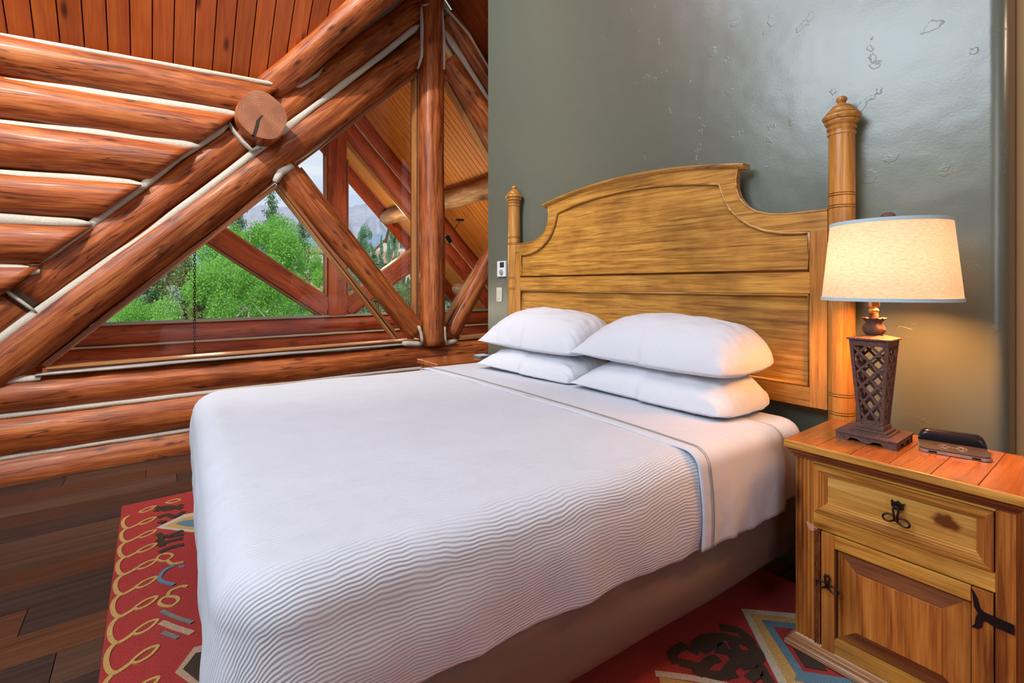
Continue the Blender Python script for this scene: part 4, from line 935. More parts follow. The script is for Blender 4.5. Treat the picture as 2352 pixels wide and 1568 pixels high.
slab('box_spring', .155, .365, .012, .10, M_skirt, bed, er=.02, bulge=.012, seed=3)
for s, t_ in ((.2, .12), (.8, .12), (.2, .9), (.8, .86), (.5, .5)):
    p = bed_xy(s, t_); lathe('leg', [(.022, 0), (.022, .01), (.016, .02), (.016, .155)], (p.x, p.y, .0125), M_black, bed, 12)
mat_o = slab('mattress', .366, .630, .016, .155, M_white, None, er=.075, bulge=.004, seed=8); tag(mat_o, 'thick white mattress under the bedspread', 'mattress')
fit = drape('fitted_sheet', True, 1.42, .638, .375, M_white, .004, 0, 21, fold=.003)
tag(fit, 'smooth white sheet at the head of the bed beneath the pillows', 'sheet')
spr = drape('bedspread', False, 1.32, .640, .352, M_spread, .010, .004, 4, fold=.012, hemwave=.007, er=.085, rc=.15)
tag(spr, 'white rippled bedspread covering the foot and middle of the bed', 'bedspread')
# turned-down top sheet: covers from y=1.20 to 1.70 in bed space, with double grey piping
def sheet_band(name, ya, yb, ztop, zhem, off, mt, seed, parent=None, skew=0, er=.055, fold=.006, head_taper=0):
    x0, x1 = -off, 1.93 + off; vs, uv = [], []; rows_ = 26; path = []
    nside, ne, ntop = 18, 6, 70
    for k in range(nside, 0, -1): path.append(('L', k / nside))
    for k in range(ne, -1, -1): path.append(('l', k / ne))
    for k in range(1, ntop): path.append(('t', k / ntop))
    for k in range(0, ne + 1): path.append(('r', k / ne))
    for k in range(1, nside + 1): path.append(('R', k / nside))
    for i, (s, t_) in enumerate(path):
        for j in range(rows_ + 1):
            v = j / rows_; y = ya + (yb - ya) * v
            zt_ = ztop - er; zb = zhem + .010 * noise.noise(Vector((y * 8, seed, 1))) + .006 * noise.noise(Vector((y * 23, seed, 1)))
            if s in 'LR':
                f = t_ * fold * (noise.noise(Vector((y * 16, t_ * .8, seed))) * 1.6 + .5 * noise.noise(Vector((y * 40, t_, seed)))) + .008 * math.sin(math.pi * t_) * 1; f += .006 * t_
                X = (x1 + f) if s == 'R' else (x0 - f); z = zt_ + (zb - zt_) * t_
            elif s in 'lr':
                a = math.pi / 2 * t_; X = (x1 - er + er * math.sin(a)) if s == 'r' else (x0 + er - er * math.sin(a)); z = ztop - er * (1 - math.cos(a))
            else:
                X = x0 + er + (x1 - x0 - 2 * er) * t_; z = ztop + .010 * (1 - abs(2 * t_ - 1) ** 3)
            z += .0025 * noise.noise(Vector((X * 3.2, y * 9, seed))) if s not in 'LR' else 0
            yy = y + (.012 * noise.noise(Vector((X * 3, 0, seed))) if j == 0 else 0) + skew * (X - .96)
            w_ = to_world(X, yy); vs.append((w_.x, w_.y, z + zo(X))); uv.append((X, y))
    fs = []; r_ = rows_ + 1
    for i in range(len(path) - 1):
        for j in range(rows_): fs.append((i * r_ + j, i * r_ + j + 1, (i + 1) * r_ + j + 1, (i + 1) * r_ + j))
    o = mesh(name, vs, fs, mt, parent, True)
    bm = bmesh.new(); bm.from_mesh(o.data); bmesh.ops.recalc_face_normals(bm, faces=bm.faces)
    if sum(f.normal.z for f in bm.faces) < 0: bmesh.ops.reverse_faces(bm, faces=bm.faces)
    bm.to_mesh(o.data); bm.free()
    so = o.modifiers.new('cloth', 'SOLIDIFY'); so.thickness = .004; so.offset = -1
    return o, vs, r_, len(path)
sh, svs, sr, sl_ = sheet_band('top_sheet', 1.20, 1.66, .6445, .362, .016, M_white, 33, skew=-.022)
tag(sh, 'white top sheet turned down over the bedspread, with thin grey piping', 'sheet')
# piping: two cords laid on the sheet
for jj, nm in ((2.3, 'piping'), (2.8, 'piping')):
    pts = []
    for i in range(sl_):
        j0 = int(jj); f = jj - j0; p = Vector(svs[i * sr + j0]).lerp(Vector(svs[i * sr + j0 + 1]), f); pts.append(p)
    cpt = Vector((-1.72, 1.4, .45)); pts = [p + Vector(((p.x - cpt.x) * .0 + (.0015 if p.x > -1 and p.z < .6 else (-.0015 if p.x < -2.5 and p.z < .6 else 0)), 0, .0015 if p.z > .58 else 0)) for p in pts]
    tube(nm, pts, .0013, M_grayline, sh, 6)
# embroidered monogram beside the piping (illegible script)
mp0 = at_z(1216, 911, .645); vs, fs = [], []
for k, cpts in enumerate((((-.045, 0), (-.035, .014), (-.025, .0), (-.033, -.01), (-.045, 0)), ((-.018, .012), (-.012, -.012), (-.004, .012), (.004, -.01)), ((.012, .013), (.012, -.012), (.028, -.004), (.022, .012), (.012, .002)), ((.034, -.012), (.040, .012), (.050, -.012)))):
    tube_into(vs, fs, [(mp0.x + a * .8, mp0.y + b_ * .55 - a * .05, .6462) for a, b_ in cpts], .0007, 5)
mono = mesh('monogram', vs, fs, M_gray_print, sh, True)

# ---- pillows
def pillow(name, c, wx, wy, th, label, rz=0, tilt=0, seed=0, sag=0, open_end=1, gx=0):
    nx, ny = 72, 48; vs, fs = [], []
    def surf(u, v, side):
        au, av = abs(u), abs(v)
        prof = (max(0, 1 - au ** 2.6) ** .62) * (max(0, 1 - av ** 2.3) ** .60)
        # pinched, slightly concave edges with pointed corners
        ex = 1 - .055 * (1 - av ** 2) * au ** 3 ; ey = 1 - .07 * (1 - au ** 2) * av ** 3
        if open_end and u * open_end > 0: prof = (max(0, 1 - au ** 9) ** .5) * (max(0, 1 - av ** 2.3) ** .60) * (1 - .22 * au ** 2)
        if open_end and u * open_end > 0: ey = 1 - .10 * av ** 3 * au ** 2; ex = 1 - .09 * av ** 2.5 * au
        x = u * wx / 2 * ex; y = v * wy / 2 * ey
        ue = max(0, u * open_end - .55) / .45 if open_end else 0
        wr = .022 * ue * (abs(noise.noise(Vector((u * 2.2, v * 6, seed)))) - .2) + .014 * ue * abs(noise.noise(Vector((u * 3, v * 14, seed + 4))))
        wr += .010 * abs(noise.noise(Vector((u * 2.4 + v * 1.5, v * 3.4 - u, seed + 7)))) * prof
        edge = (1 - prof)
        wr += .0045 * noise.noise(Vector((u * 5 + seed, v * 9, side))) * prof + .007 * edge * prof * 3 * noise.noise(Vector((u * 16, v * 6, seed + side * 2)))
        z = side * (th * (.82 if side > 0 else .18) * prof + wr * (prof > .02) * (1 if side > 0 else .3)) - sag * (1 - prof) * .2
        return x, y, z
    for side in (1, -1):
        for i in range(nx + 1):
            for j in range(ny + 1):
                u = math.sin(math.pi / 2 * (2 * i / nx - 1)); v = math.sin(math.pi / 2 * (2 * j / ny - 1))
                x, y, z = surf(u, v, side)
                vs.append((x, y, z))
    n1 = (nx + 1) * (ny + 1)
    for s in (0, 1):
        for i in range(nx):
            for j in range(ny):
                a = s * n1 + i * (ny + 1) + j; q = (a, a + ny + 1, a + ny + 2, a + 1); fs.append(q if s == 0 else q[::-1])
    m_ = D.meshes.new(name); m_.from_pydata(vs, [], fs); m_.materials.append(M_pillow)
    bm = bmesh.new(); bm.from_mesh(m_); bmesh.ops.remove_doubles(bm, verts=bm.verts, dist=.0006); bm.to_mesh(m_); bm.free()
    m_.polygons.foreach_set('use_smooth', [True] * len(m_.polygons))
    o = D.objects.new(name, m_); COL.objects.link(o); o.location = c; o.rotation_euler = (tilt, gx, rz)
    tag(o, label, 'pillow', 'pillows stacked in pairs at the headboard')
    return o
pillow('pillow', (-1.253, 1.765, .672), .77, .40, .165, 'white pillow at the bottom of the stack nearest the lamp', rz=-.02, tilt=.01, seed=1)
pillow('pillow', (-2.045, 1.765, .662), .78, .40, .155, 'white pillow at the bottom of the stack nearest the window', rz=.02, tilt=.01, seed=2)
pillow('pillow', (-1.253, 1.780, .822), .78, .42, .220, 'plump white pillow on top of the stack nearest the lamp', rz=-.01, tilt=.04, seed=3)
pillow('pillow', (-2.045, 1.785, .812), .78, .42, .225, 'plump white pillow on top of the stack nearest the window', rz=.03, tilt=.08, seed=4)

# ================================================================== HEADBOARD
HX = -1.6735
hb = empty('headboard', (HX, 2.02, 0), 'carved honey-brown wooden headboard with arched top and turned posts', 'headboard')
def arch(x, zc_, ze, xe): return ze + (zc_ - ze) * (1 - (abs(x) / xe) ** 2)
outer = [(-.955, 1.408), (-.895, 1.408), (-.86, 1.408), (-.80, 1.409), (-.745, 1.416), (-.69, 1.434), (-.65, 1.462), (-.622, 1.500), (-.608, 1.540), (-.606, 1.580), (-.615, 1.634)]
inner = [(-.955, 1.333), (-.895, 1.333), (-.86, 1.334), (-.80, 1.339), (-.73, 1.355), (-.67, 1.382), (-.62, 1.418), (-.58, 1.462), (-.556, 1.508), (-.540, 1.550), (-.534, 1.577)]
na = 24
for i in range(1, na): x = -.615 + 1.23 * i / na; outer.append((x, arch(x, 1.690, 1.634, .615)))
for i in range(1, na): x = -.534 + 1.068 * i / na; inner.append((x, arch(x, 1.632, 1.577, .534)))
outer += [(-x, z) for x, z in outer[:11][::-1]]; inner += [(-x, z) for x, z in inner[:11][::-1]]
def strip_solid(name, A, B, y0, y1, mt, parent):
    vs, fs = [], []; n = len(A)
    for (a, b_) in zip(A, B):
        vs += [(HX + a[0], y0, a[1]), (HX + b_[0], y0, b_[1]), (HX + b_[0], y1, b_[1]), (HX + a[0], y1, a[1])]
    for i in range(n - 1):
        a = i * 4; b_ = a + 4
        for k in range(4): fs.append((a + k, b_ + k, b_ + (k + 1) % 4, a + (k + 1) % 4))
    fs += [(0, 1, 2, 3), (n * 4 - 1, n * 4 - 2, n * 4 - 3, n * 4 - 4)]
    bm = bmesh.new(); me = D.meshes.new('t'); me.from_pydata(vs, [], fs); bm.from_mesh(me); D.meshes.remove(me)
    return from_bm(name, bm, mt, parent)
strip_solid('arched_rail', outer, inner, 2.000, 2.036, M_hb, hb)
inner = inner[1:-1]
# fill between the arched rail ends and the stiles
for s in (-1, 1):
    x0, x1 = sorted((HX + s * .895, HX + s * .955))
    box('stile', x0, x1, 2.000, 2.036, .665, 1.333 if True else 1.4, M_hb_v, hb, .0015)
box('middle_rail', HX - .895, HX + .895, 2.000, 2.034, 1.096, 1.178, M_hb, hb, .0015)
box('bottom_rail', HX - .895, HX + .895, 2.000, 2.034, .665, .740, M_hb, hb, .0015)
vs = [(HX + x, 2.013, z) for x, z in inner] ; n = len(vs); vs2 = [(HX + x, 2.030, z) for x, z in inner]
bm = bmesh.new(); top = [bm.verts.new(v) for v in vs] + [bm.verts.new((HX + .895, 2.013, 1.178)), bm.verts.new((HX - .895, 2.013, 1.178))]
bot = [bm.verts.new((v.co.x, 2.030, v.co.z)) for v in top]
bm.faces.new(top); bm.faces.new(bot[::-1])
for i in range(len(top)): bm.faces.new((top[i], bot[i], bot[(i + 1) % len(top)], top[(i + 1) % len(top)]))
from_bm('upper_panel', bm, M_hb, hb)
box('lower_panel', HX - .895, HX + .895, 2.013, 2.030, .740, 1.096, M_hb, hb)
bead = [(HX + x * .995, 2.004, z - .004) for x, z in inner] + [(HX + .889, 2.004, 1.184), (HX - .889, 2.004, 1.184)]
tube('bead_moulding', bead, .0062, M_hb, hb, 8, True)
tube('bead_moulding', [(HX - .889, 2.004, .746), (HX + .889, 2.004, .746), (HX + .889, 2.004, 1.090), (HX - .889, 2.004, 1.090)], .0062, M_hb, hb, 8, True)
# projecting cap moulding along the arch and edge bead down the scrolls
cap = [(x, arch(x, 1.690, 1.634, .615)) for x in [-.648 + 1.296 * i / 30 for i in range(31)]]
sec = [(1.998, -.010), (1.992, -.006), (1.984, -.001), (1.979, .006), (1.980, .010), (1.984, .012), (2.040, .012), (2.040, -.010)]
vs, fs = [], []
for x, z in cap:
    for yy, dz in sec: vs.append((HX + x, yy, z + dz))
k = len(sec)
for i in range(len(cap) - 1):
    for j in range(k): fs.append((i * k + j, i * k + (j + 1) % k, (i + 1) * k + (j + 1) % k, (i + 1) * k + j))
fs += [tuple(range(k)), tuple((len(cap) - 1) * k + j for j in range(k))[::-1]]
o = mesh('cap_moulding', vs, fs, M_hb, hb)
for s in (-1, 1):
    tube('scroll_edge', [(HX - s * x, 2.001, z) for x, z in [(a, b_) for a, b_ in outer[:11]]], .004, M_hb, hb, 6)
def groove(pr, z, r=.042): pr += [(r, z - .0045), (r - .006, z - .0035), (r - .006, z - .002), (r, z - .001), (r + .0005, z + .0015), (r, z + .004), (r - .006, z + .005), (r - .006, z + .0065), (r, z + .0075)]
for s in (-1, 1):
    pr = [(.040, .0), (.042, .01)]
    for z in (.30, .661, .727, 1.10, 1.175, 1.413, 1.457): groove(pr, z)
    pr += [(.041, 1.66), (.041, 1.675), (.045, 1.678), (.045, 1.684), (.041, 1.687), (.041, 1.694), (.046, 1.697), (.047, 1.703), (.043, 1.707), (.044, 1.712)]
    pp = lathe('post', pr, (HX + s * .9935, 2.022, 0), M_hb_v, hb, 40)
    fi = [(.044, 1.712), (.050, 1.716), (.054, 1.724), (.053, 1.728), (.049, 1.729), (.055, 1.732), (.060, 1.738), (.061, 1.744), (.058, 1.749), (.052, 1.751), (.049, 1.752), (.051, 1.756), (.048, 1.761), (.041, 1.763), (.042, 1.767), (.038, 1.773), (.031, 1.775), (.032, 1.779), (.027, 1.785), (.020, 1.788), (.014, 1.791), (.012, 1.795), (.015, 1.800), (.018, 1.807), (.016, 1.814), (.010, 1.819), (.0, 1.821)]
    lathe('finial', fi, (HX + s * .9935, 2.022, 0), M_hb_v, pp, 40)

# ================================================================== RIGHT NIGHTSTAND
ns_ = empty('nightstand', (-.425, 1.78, .0125), 'rustic pine nightstand with one drawer and one panelled door, right of bed', 'nightstand')
ZB = .0125
X0, X1, YF, YB = -.662, -.187, 1.600, 1.945
box('side_panel', X0, X0 + .02, YF + .018, YB, .045, .60, M_pine_v, ns_); box('side_panel', X1 - .02, X1, YF + .018, YB, .045, .60, M_pine_v, ns_)
box('back_panel', X0 + .02, X1 - .02, YB - .012, YB, .045, .60, M_pine, ns_)
# fluted left stile, plain right stile
def stile(x0, x1, flutes):
    w_ = x1 - x0; pts = [(x0, YF)]
    for i in range(flutes):
        a = x0 + w_ * (i + .75) / (flutes + .5); pts += [(a - .0035, YF), (a - .0012, YF + .004), (a + .0012, YF + .004), (a + .0035, YF)]
    pts += [(x1, YF), (x1, YF + .02), (x0, YF + .02)]
    return prism('stile', pts, 'z', .045, .605, M_pine_v, ns_)
stile(X0, -.611, 4); stile(-.221, X1, 0)
box('top_rail', -.611, -.221, YF - .001, YF + .02, .593, .612, M_pine, ns_, .001)
box('lower_rail', -.611, -.221, YF - .002, YF + .02, .400, .447, M_pine, ns_, .0015)
# moulded frame around the drawer panel (mitred)
dr = empty('drawer', (-.416, YF, .52)); dr.parent = ns_; dr.matrix_parent_inverse = ns_.matrix_basis.inverted()
def frame_moulding(name, x0, x1, z0, z1, wd, prof_, mt_h, mt_v, parent, light_bottom=None):
    """prof_: list of (t 0..1 from outer to inner, y)"""
    def side(A, B, C, Dd, mt):
        # A->B outer edge, Dd->C inner edge
        vs, fs = [], []
        for t_, y in prof_:
            for P_, Q_ in ((A, Dd), (B, C)): vs.append((P_[0] + (Q_[0] - P_[0]) * t_, y, P_[1] + (Q_[1] - P_[1]) * t_))
        for t_, y in ((1, YF + .02), (0, YF + .02)):
            for P_, Q_ in ((A, Dd), (B, C)): vs.append((P_[0] + (Q_[0] - P_[0]) * t_, y, P_[1] + (Q_[1] - P_[1]) * t_))
        m_ = len(prof_) + 2
        for i in range(m_): j = (i + 1) % m_; fs.append((2 * i, 2 * i + 1, 2 * j + 1, 2 * j))
        fs += [tuple(2 * i for i in range(m_))[::-1], tuple(2 * i + 1 for i in range(m_))]
        bm = bmesh.new(); me = D.meshes.new('t'); me.from_pydata(vs, [], fs); bm.from_mesh(me); D.meshes.remove(me)
        o = from_bm(name, bm, mt); o.parent = parent; o.matrix_parent_inverse = (parent.parent.matrix_basis @ parent.matrix_parent_inverse @ parent.matrix_basis).inverted() if parent.parent else parent.matrix_basis.inverted(); return o
    a, b_, c, d = (x0, z0), (x1, z0), (x1, z1), (x0, z1); ia, ib, ic, id_ = (x0 + wd, z0 + wd), (x1 - wd, z0 + wd), (x1 - wd, z1 - wd), (x0 + wd, z1 - wd)
    side(a, b_, ib, ia, mt_h); side(b_, c, ic, ib, mt_v); side(c, d, id_, ic, mt_h); side(d, a, ia, id_, mt_v)
def sub(o, parent):
    o.parent = parent; o.matrix_parent_inverse = (parent.parent.matrix_basis @ parent.matrix_parent_inverse @ parent.matrix_basis).inverted() if parent.parent else parent.matrix_basis.inverted(); return o
dprof = [(0, YF - .006), (.04, YF - .010), (.45, YF - .010), (.50, YF - .006), (.58, YF - .006), (.66, YF - .001), (.74, YF - .001), (.84, YF + .005), (.92, YF + .005), (1, YF + .010)]
frame_moulding('drawer_frame', -.609, -.223, .449, .592, .033, dprof, M_pine, M_pine_v, dr)
M_drawer = wood('drawer_panel_wood', (.30, .12, .02), (.54, .28, .055), (.70, .42, .11), 'X', 2.0, 30, .36, .9, 0, .2, 1.0, .0, coat=.25, stain=((-.318, 1.61, .528), (13, 0, 26)))
sub(box('drawer_panel', -.577, -.255, YF + .008, YF + .018, .481, .560, M_drawer, None), dr)
# door: stiles, rails, recessed bevelled panel with raised field
do = empty('door', (-.416, YF, .22)); do.parent = ns_; do.matrix_parent_inverse = ns_.matrix_basis.inverted()
for a in (-.609, -.6035, -.598): sub(box('jamb_bead', a, a + .0035, YF - .002, YF + .012, .047, .398, M_pine_dk, None), do)
sub(box('door_stile', -.590, -.556, YF - .004, YF + .018, .047, .396, M_pine_v, None, .0015), do)
sub(box('door_stile', -.262, -.224, YF - .004, YF + .018, .047, .396, M_pine_v, None, .0015), do)
sub(box('door_rail', -.556, -.263, YF - .003, YF + .018, .358, .396, M_pine, None, .0015), do)
sub(box('door_rail', -.556, -.263, YF - .003, YF + .018, .050, .092, M_pine, None, .0015), do)
ox0, ox1, oz0, oz1 = -.552, -.266, .094, .356; ix0, ix1, iz0, iz1 = -.503, -.318, .140, .308
yo, yi = YF + .014, YF + .004
def bev(pts, mt, nm='panel_bevel'):
    vs = pts; fs = [tuple(range(len(pts)))]
    o = mesh(nm, vs, fs, mt); return sub(o, do)
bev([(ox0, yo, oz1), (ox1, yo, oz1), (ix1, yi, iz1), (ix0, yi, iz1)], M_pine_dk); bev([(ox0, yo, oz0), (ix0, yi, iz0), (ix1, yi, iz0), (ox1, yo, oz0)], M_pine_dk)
bev([(ox0, yo, oz0), (ox0, yo, oz1), (ix0, yi, iz1), (ix0, yi, iz0)], M_pine_v); bev([(ox1, yo, oz0), (ix1, yi, iz0), (ix1, yi, iz1), (ox1, yo, oz1)], M_pine_v)
sub(box('raised_field', ix0, ix1, YF + .001, YF + .012, iz0, iz1, M_pine_v, None, .001), do)
sub(box('door_back', -.60, -.225, YF + .018, YF + .022, .05, .396, M_dark, None), do)
prism('chip', [(-.632, .408), (-.612, .405), (-.600, .400), (-.602, .394), (-.612, .388), (-.618, .384), (-.628, .394)], 'y', YF - .0015, YF + .001, M_raw, ns_)
# base moulding, top mouldings
def hprof(name, z_y, x0, x1, mt):
    """moulding with profile (y_out, z) running along the front and returning on the sides"""
    vs, fs = [], []; k = len(z_y)
    for i, (o_, z) in enumerate(z_y):
        vs += [(x0 - o_, YB, z), (x0 - o_, YF - o_, z), (x1 + o_, YF - o_, z), (x1 + o_, YB, z)]
    for i in range(k - 1):
        for j in range(3): fs.append((i * 4 + j, i * 4 + j + 1, i * 4 + 4 + j + 1, i * 4 + 4 + j))
    fs += [(0, 3, 2, 1), ((k - 1) * 4, (k - 1) * 4 + 1, (k - 1) * 4 + 2, (k - 1) * 4 + 3), tuple(range(0, 4 * k, 4)), tuple(range(3, 4 * k, 4))[::-1]]
    return mesh(name, vs, fs, mt, ns_)
hprof('base_moulding', [(.020, ZB), (.024, .018), (.024, .030), (.020, .033), (.016, .034), (.015, .040), (.010, .042), (.009, .047), (.004, .049), (0, .054)], X0, X1, wood('worn_base_wood', (.16, .07, .03), (.36, .18, .08), (.60, .42, .26), 'X', 1.5, 60, .35, 0, 0, .3, 1.2, 0))
hprof('top_moulding', [(0, .598), (.004, .600), (.005, .606), (.009, .607), (.010, .613), (.015, .614), (.016, .620), (.019, .6255)], X0, X1, M_pine_dk)
tx0, tx1, ty0, ty1 = X0 - .026, X1 + .026, YF - .024, YB + .012
nbd = 6; bw = (tx1 - tx0) / nbd
for i in range(nbd):
    box('top_board', tx0 + bw * i + .0006, tx0 + bw * (i + 1) - .0006, ty0 + .012, ty1, .6262, .6485, M_pine_top, ns_, .0012)
box('front_edging', tx0, tx1, ty0, ty0 + .0115, .6262, .6482, M_pine, ns_, .003, label='worn yellow front edge of the top')
# iron pulls: two hanging loops on a small plate
def pull(cx, cz, parent):
    plate = prism('pull_plate', [(cx - .014, cz + .020), (cx - .008, cz + .016), (cx, cz + .021), (cx + .008, cz + .015), (cx + .015, cz + .018), (cx + .011, cz + .008), (cx + .013, cz + .002), (cx + .004, cz - .001), (cx - .006, cz - .001), (cx - .012, cz + .004)], 'y', YF - .003, YF + .009, M_black)
    sub(plate, parent)
    vs, fs = [], []; y = YF - .012
    ring = lambda c, rx, rz, ang: [(c[0] + rx * math.cos(a) * math.cos(ang) - rz * math.sin(a) * math.sin(ang), y, c[1] + rx * math.cos(a) * math.sin(ang) + rz * math.sin(a) * math.cos(ang)) for a in [2 * math.pi * i / 20 for i in range(20)]]
    tube_into(vs, fs, ring((cx - .016, cz - .024), .0135, .0095, .35), .0026, 8, True); tube_into(vs, fs, ring((cx + .016, cz - .027), .0135, .0095, -.35), .0026, 8, True)
    tube_into(vs, fs, [(cx - .003, y, cz - .030), (cx - .004, y - .001, cz - .015), (cx - .007, y, cz), (cx - .004, y + .001, cz + .009), (cx + .003, y + .001, cz + .009), (cx + .006, y, cz), (cx + .003, y - .001, cz - .015), (cx + .003, y, cz - .032)], .0028, 8)
    tube_into(vs, fs, [(cx, YF + .004, cz + .006), (cx, y + .002, cz + .004)], .0028, 8)
    h = mesh('pull_loops', vs, fs, M_iron, None, True); sub(h, parent)
pull(-.408, .528, dr); pull(-.571, .268, do)
# strap hinge
sub(prism('hinge', [(-.262, .392), (-.256, .385), (-.250, .370), (-.246, .352), (-.240, .346), (-.186 - .003, .343), (-.186 - .003, .320), (-.226, .322), (-.236, .326), (-.241, .322), (-.243, .308), (-.250, .300), (-.262, .299), (-.256, .308), (-.254, .326), (-.250, .338), (-.257, .350), (-.259, .372)], 'y', YF - .0065, YF - .004, M_black), do)
for zz in (.328, .338): sub(lathe('hinge_pin', [(.003, -.001), (.003, .001), (0, .002)], (-.20, YF - .0065, zz), M_black, None, 10), do)

# ================================================================== LAMP
LX, LY, LZ = -.518, 1.800, .6485
lp = empty('table_lamp', (LX, LY, LZ), 'rusty iron lattice table lamp with a glowing linen shade', 'lamp')
# footed base with scalloped apron
hw_ = .077
apr = [(-hw_, 0), (-hw_ * .62, 0), (-hw_ * .50, .011), (-hw_ * .28, .011), (-hw_ * .15, .004), (0, .001), (hw_ * .15, .004), (hw_ * .28, .011), (hw_ * .50, .011), (hw_ * .62, 0), (hw_, 0), (hw_, .020), (-hw_, .020)]
for k, (sx, sy) in enumerate(((0, -1), (0, 1), (-1, 0), (1, 0))):
    if sx == 0: o = prism('apron', [(LX + a, LZ + b_) for a, b_ in apr], 'y', LY + sy * hw_ - (.006 if sy > 0 else 0), LY + sy * hw_ + (.006 if sy < 0 else 0), M_rust, lp)
    else: o = prism('apron', [(LY + a * .92, LZ + b_) for a, b_ in apr], 'x', LX + sx * hw_ - (.006 if sx > 0 else 0), LX + sx * hw_ + (.006 if sx < 0 else 0), M_rust, lp)
bm = bmesh.new(); bx(bm, LX - hw_ - .003, LX + hw_ + .003, LY - hw_ - .003, LY + hw_ + .003, LZ + .020, LZ + .026, .0015); bx(bm, LX - .052, LX + .052, LY - .052, LY + .052, LZ + .026, LZ + .030); bx(bm, LX - .044, LX + .044, LY - .044, LY + .044, LZ + .030, LZ + .037, .002); bx(bm, LX - .036, LX + .036, LY - .036, LY + .036, LZ + .037, LZ + .050, .002)
from_bm('stepped_base', bm, M_rust, lp)
# tapered lattice shaft
za, zb_ = LZ + .048, LZ + .311; wa, wb = .030, .050
bm = bmesh.new()
def shaft(s1, s2, t_):
    hw = wa + (wb - wa) * t_; return Vector((LX + s1 * hw, LY + s2 * hw, za + (zb_ - za) * t_))
for s1, s2 in ((-1, -1), (1, -1), (1, 1), (-1, 1)): bar_into(bm, shaft(s1 * .93, s2 * .93, 0), shaft(s1 * .93, s2 * .93, 1), .009, .009)
crn = [(-1, -1), (1, -1), (1, 1), (-1, 1)]
for f in range(4):
    A, B = crn[f], crn[(f + 1) % 4]; nrm = Vector((A[0] + B[0], A[1] + B[1], 0)).normalized()
    def fp(s, t_):
        t_ = max(0, min(1, t_)); p, q = shaft(*A, t_), shaft(*B, t_); return p.lerp(q, s) - nrm * .004
    nD = 5; dt = 1 / 5.2
    for k in range(-2, 7):
        t0 = k * dt
        for dirn in (0, 1):
            a_t, b_t = t0, t0 + 2 * dt * .98; s0, s1_ = 0.0, 1.0
            if a_t < 0: s0 = -a_t / (b_t - a_t); a_t = 0
            if b_t > 1: s1_ = s0 + (1 - s0) * (1 - a_t) / (b_t - a_t) if s0 == 0 else 1; b_t = 1
            if b_t - a_t < .05 or a_t >= 1: continue
            if dirn: bar_into(bm, fp(1 - s0, a_t), fp(1 - s1_, b_t), .0065, .006, nrm)
            else: bar_into(bm, fp(s0, a_t), fp(s1_, b_t), .0065, .006, nrm)
    for t_, th_ in ((.02, .02), (.975, .024)): bar_into(bm, fp(0, t_), fp(1, t_), th_ * .9, .007, nrm)
from_bm('lattice_shaft', bm, M_rust, lp)
bm = bmesh.new(); bx(bm, LX - .056, LX + .056, LY - .056, LY + .056, zb_, zb_ + .006, .0015); from_bm('cap_plate', bm, M_rust, lp)
mesh('hip', [(LX - .054, LY - .054, zb_ + .006), (LX + .054, LY - .054, zb_ + .006), (LX + .054, LY + .054, zb_ + .006), (LX - .054, LY + .054, zb_ + .006)] + [(LX + a * .016, LY + b_ * .016, zb_ + .016) for a, b_ in crn], [(0, 1, 5, 4), (1, 2, 6, 5), (2, 3, 7, 6), (3, 0, 4, 7), (4, 5, 6, 7)], M_rust, lp)
zz = zb_ + .014
vs, fs = [], []; pr = [(.014, 0), (.024, .004), (.029, .014), (.029, .024), (.022, .035), (.020, .040), (.026, .048), (.032, .053), (.024, .052), (.008, .048)]; n = 36
for r_, z in pr:
    for j in range(n): a = 2 * math.pi * j / n; rr = r_ * (1 + .06 * math.cos(6 * a)); vs.append((LX + rr * math.cos(a), LY + rr * math.sin(a), zz + z + (.002 * math.cos(12 * a) if z > .04 else 0)))
for i in range(len(pr) - 1):
    for j in range(n): fs.append((i * n + j, i * n + (j + 1) % n, (i + 1) * n + (j + 1) % n, (i + 1) * n + j))
mesh('flower_cup', vs, fs, M_rust, lp, True)
lathe('candle_neck', [(.0105, .04), (.0115, .046), (.0115, .066), (.009, .068)], (LX, LY, zz), M_rust, lp, 20)
lathe('socket', [(.008, .066), (.012, .070), (.014, .078), (.009, .084), (.015, .090), (.016, .118), (.010, .122)], (LX, LY, zz), M_brass, lp, 24)
SX, SY = -.486, 1.816; sb, stp, rb, rt = 1.082, 1.322, .173, .150
bulb = lathe('bulb', [(.010, 0), (.014, .010), (.026, .030), (.030, .045), (.026, .060), (.012, .072), (0, .075)], (LX + .01, LY + .004, 1.10), M_bulb, lp, 20)
vs, fs = [], []; n = 72
for i in range(9):
    t_ = i / 8; r_ = rb + (rt - rb) * t_
    for j in range(n): a = 2 * math.pi * j / n; vs.append((SX + r_ * math.cos(a), SY + r_ * math.sin(a), sb + (stp - sb) * t_))
for i in range(8):
    for j in range(n): fs.append((i * n + j, i * n + (j + 1) % n, (i + 1) * n + (j + 1) % n, (i + 1) * n + j))
shd = mesh('lamp_shade', vs, fs, M_shade, lp, True)
for r_, z0_, z1_ in ((rb + .0012, sb - .001, sb + .009), (rt + .0012, stp - .009, stp + .001)):
    lathe('shade_trim', [(r_ - .003, z0_), (r_ + .001, z0_), (r_ + .001, z1_), (r_ - .003, z1_), (r_ - .003, z0_)], (SX, SY, 0), M_shade_trim, lp, 72, False)
bm = bmesh.new()
for k in range(3): a = R(90 + 120 * k); bar_into(bm, (SX, SY, stp - .012), (SX + rt * math.cos(a), SY + rt * math.sin(a), stp - .004), .002, .002, Vector((0, 0, 1)))
from_bm('shade_spider', bm, M_brass, lp)
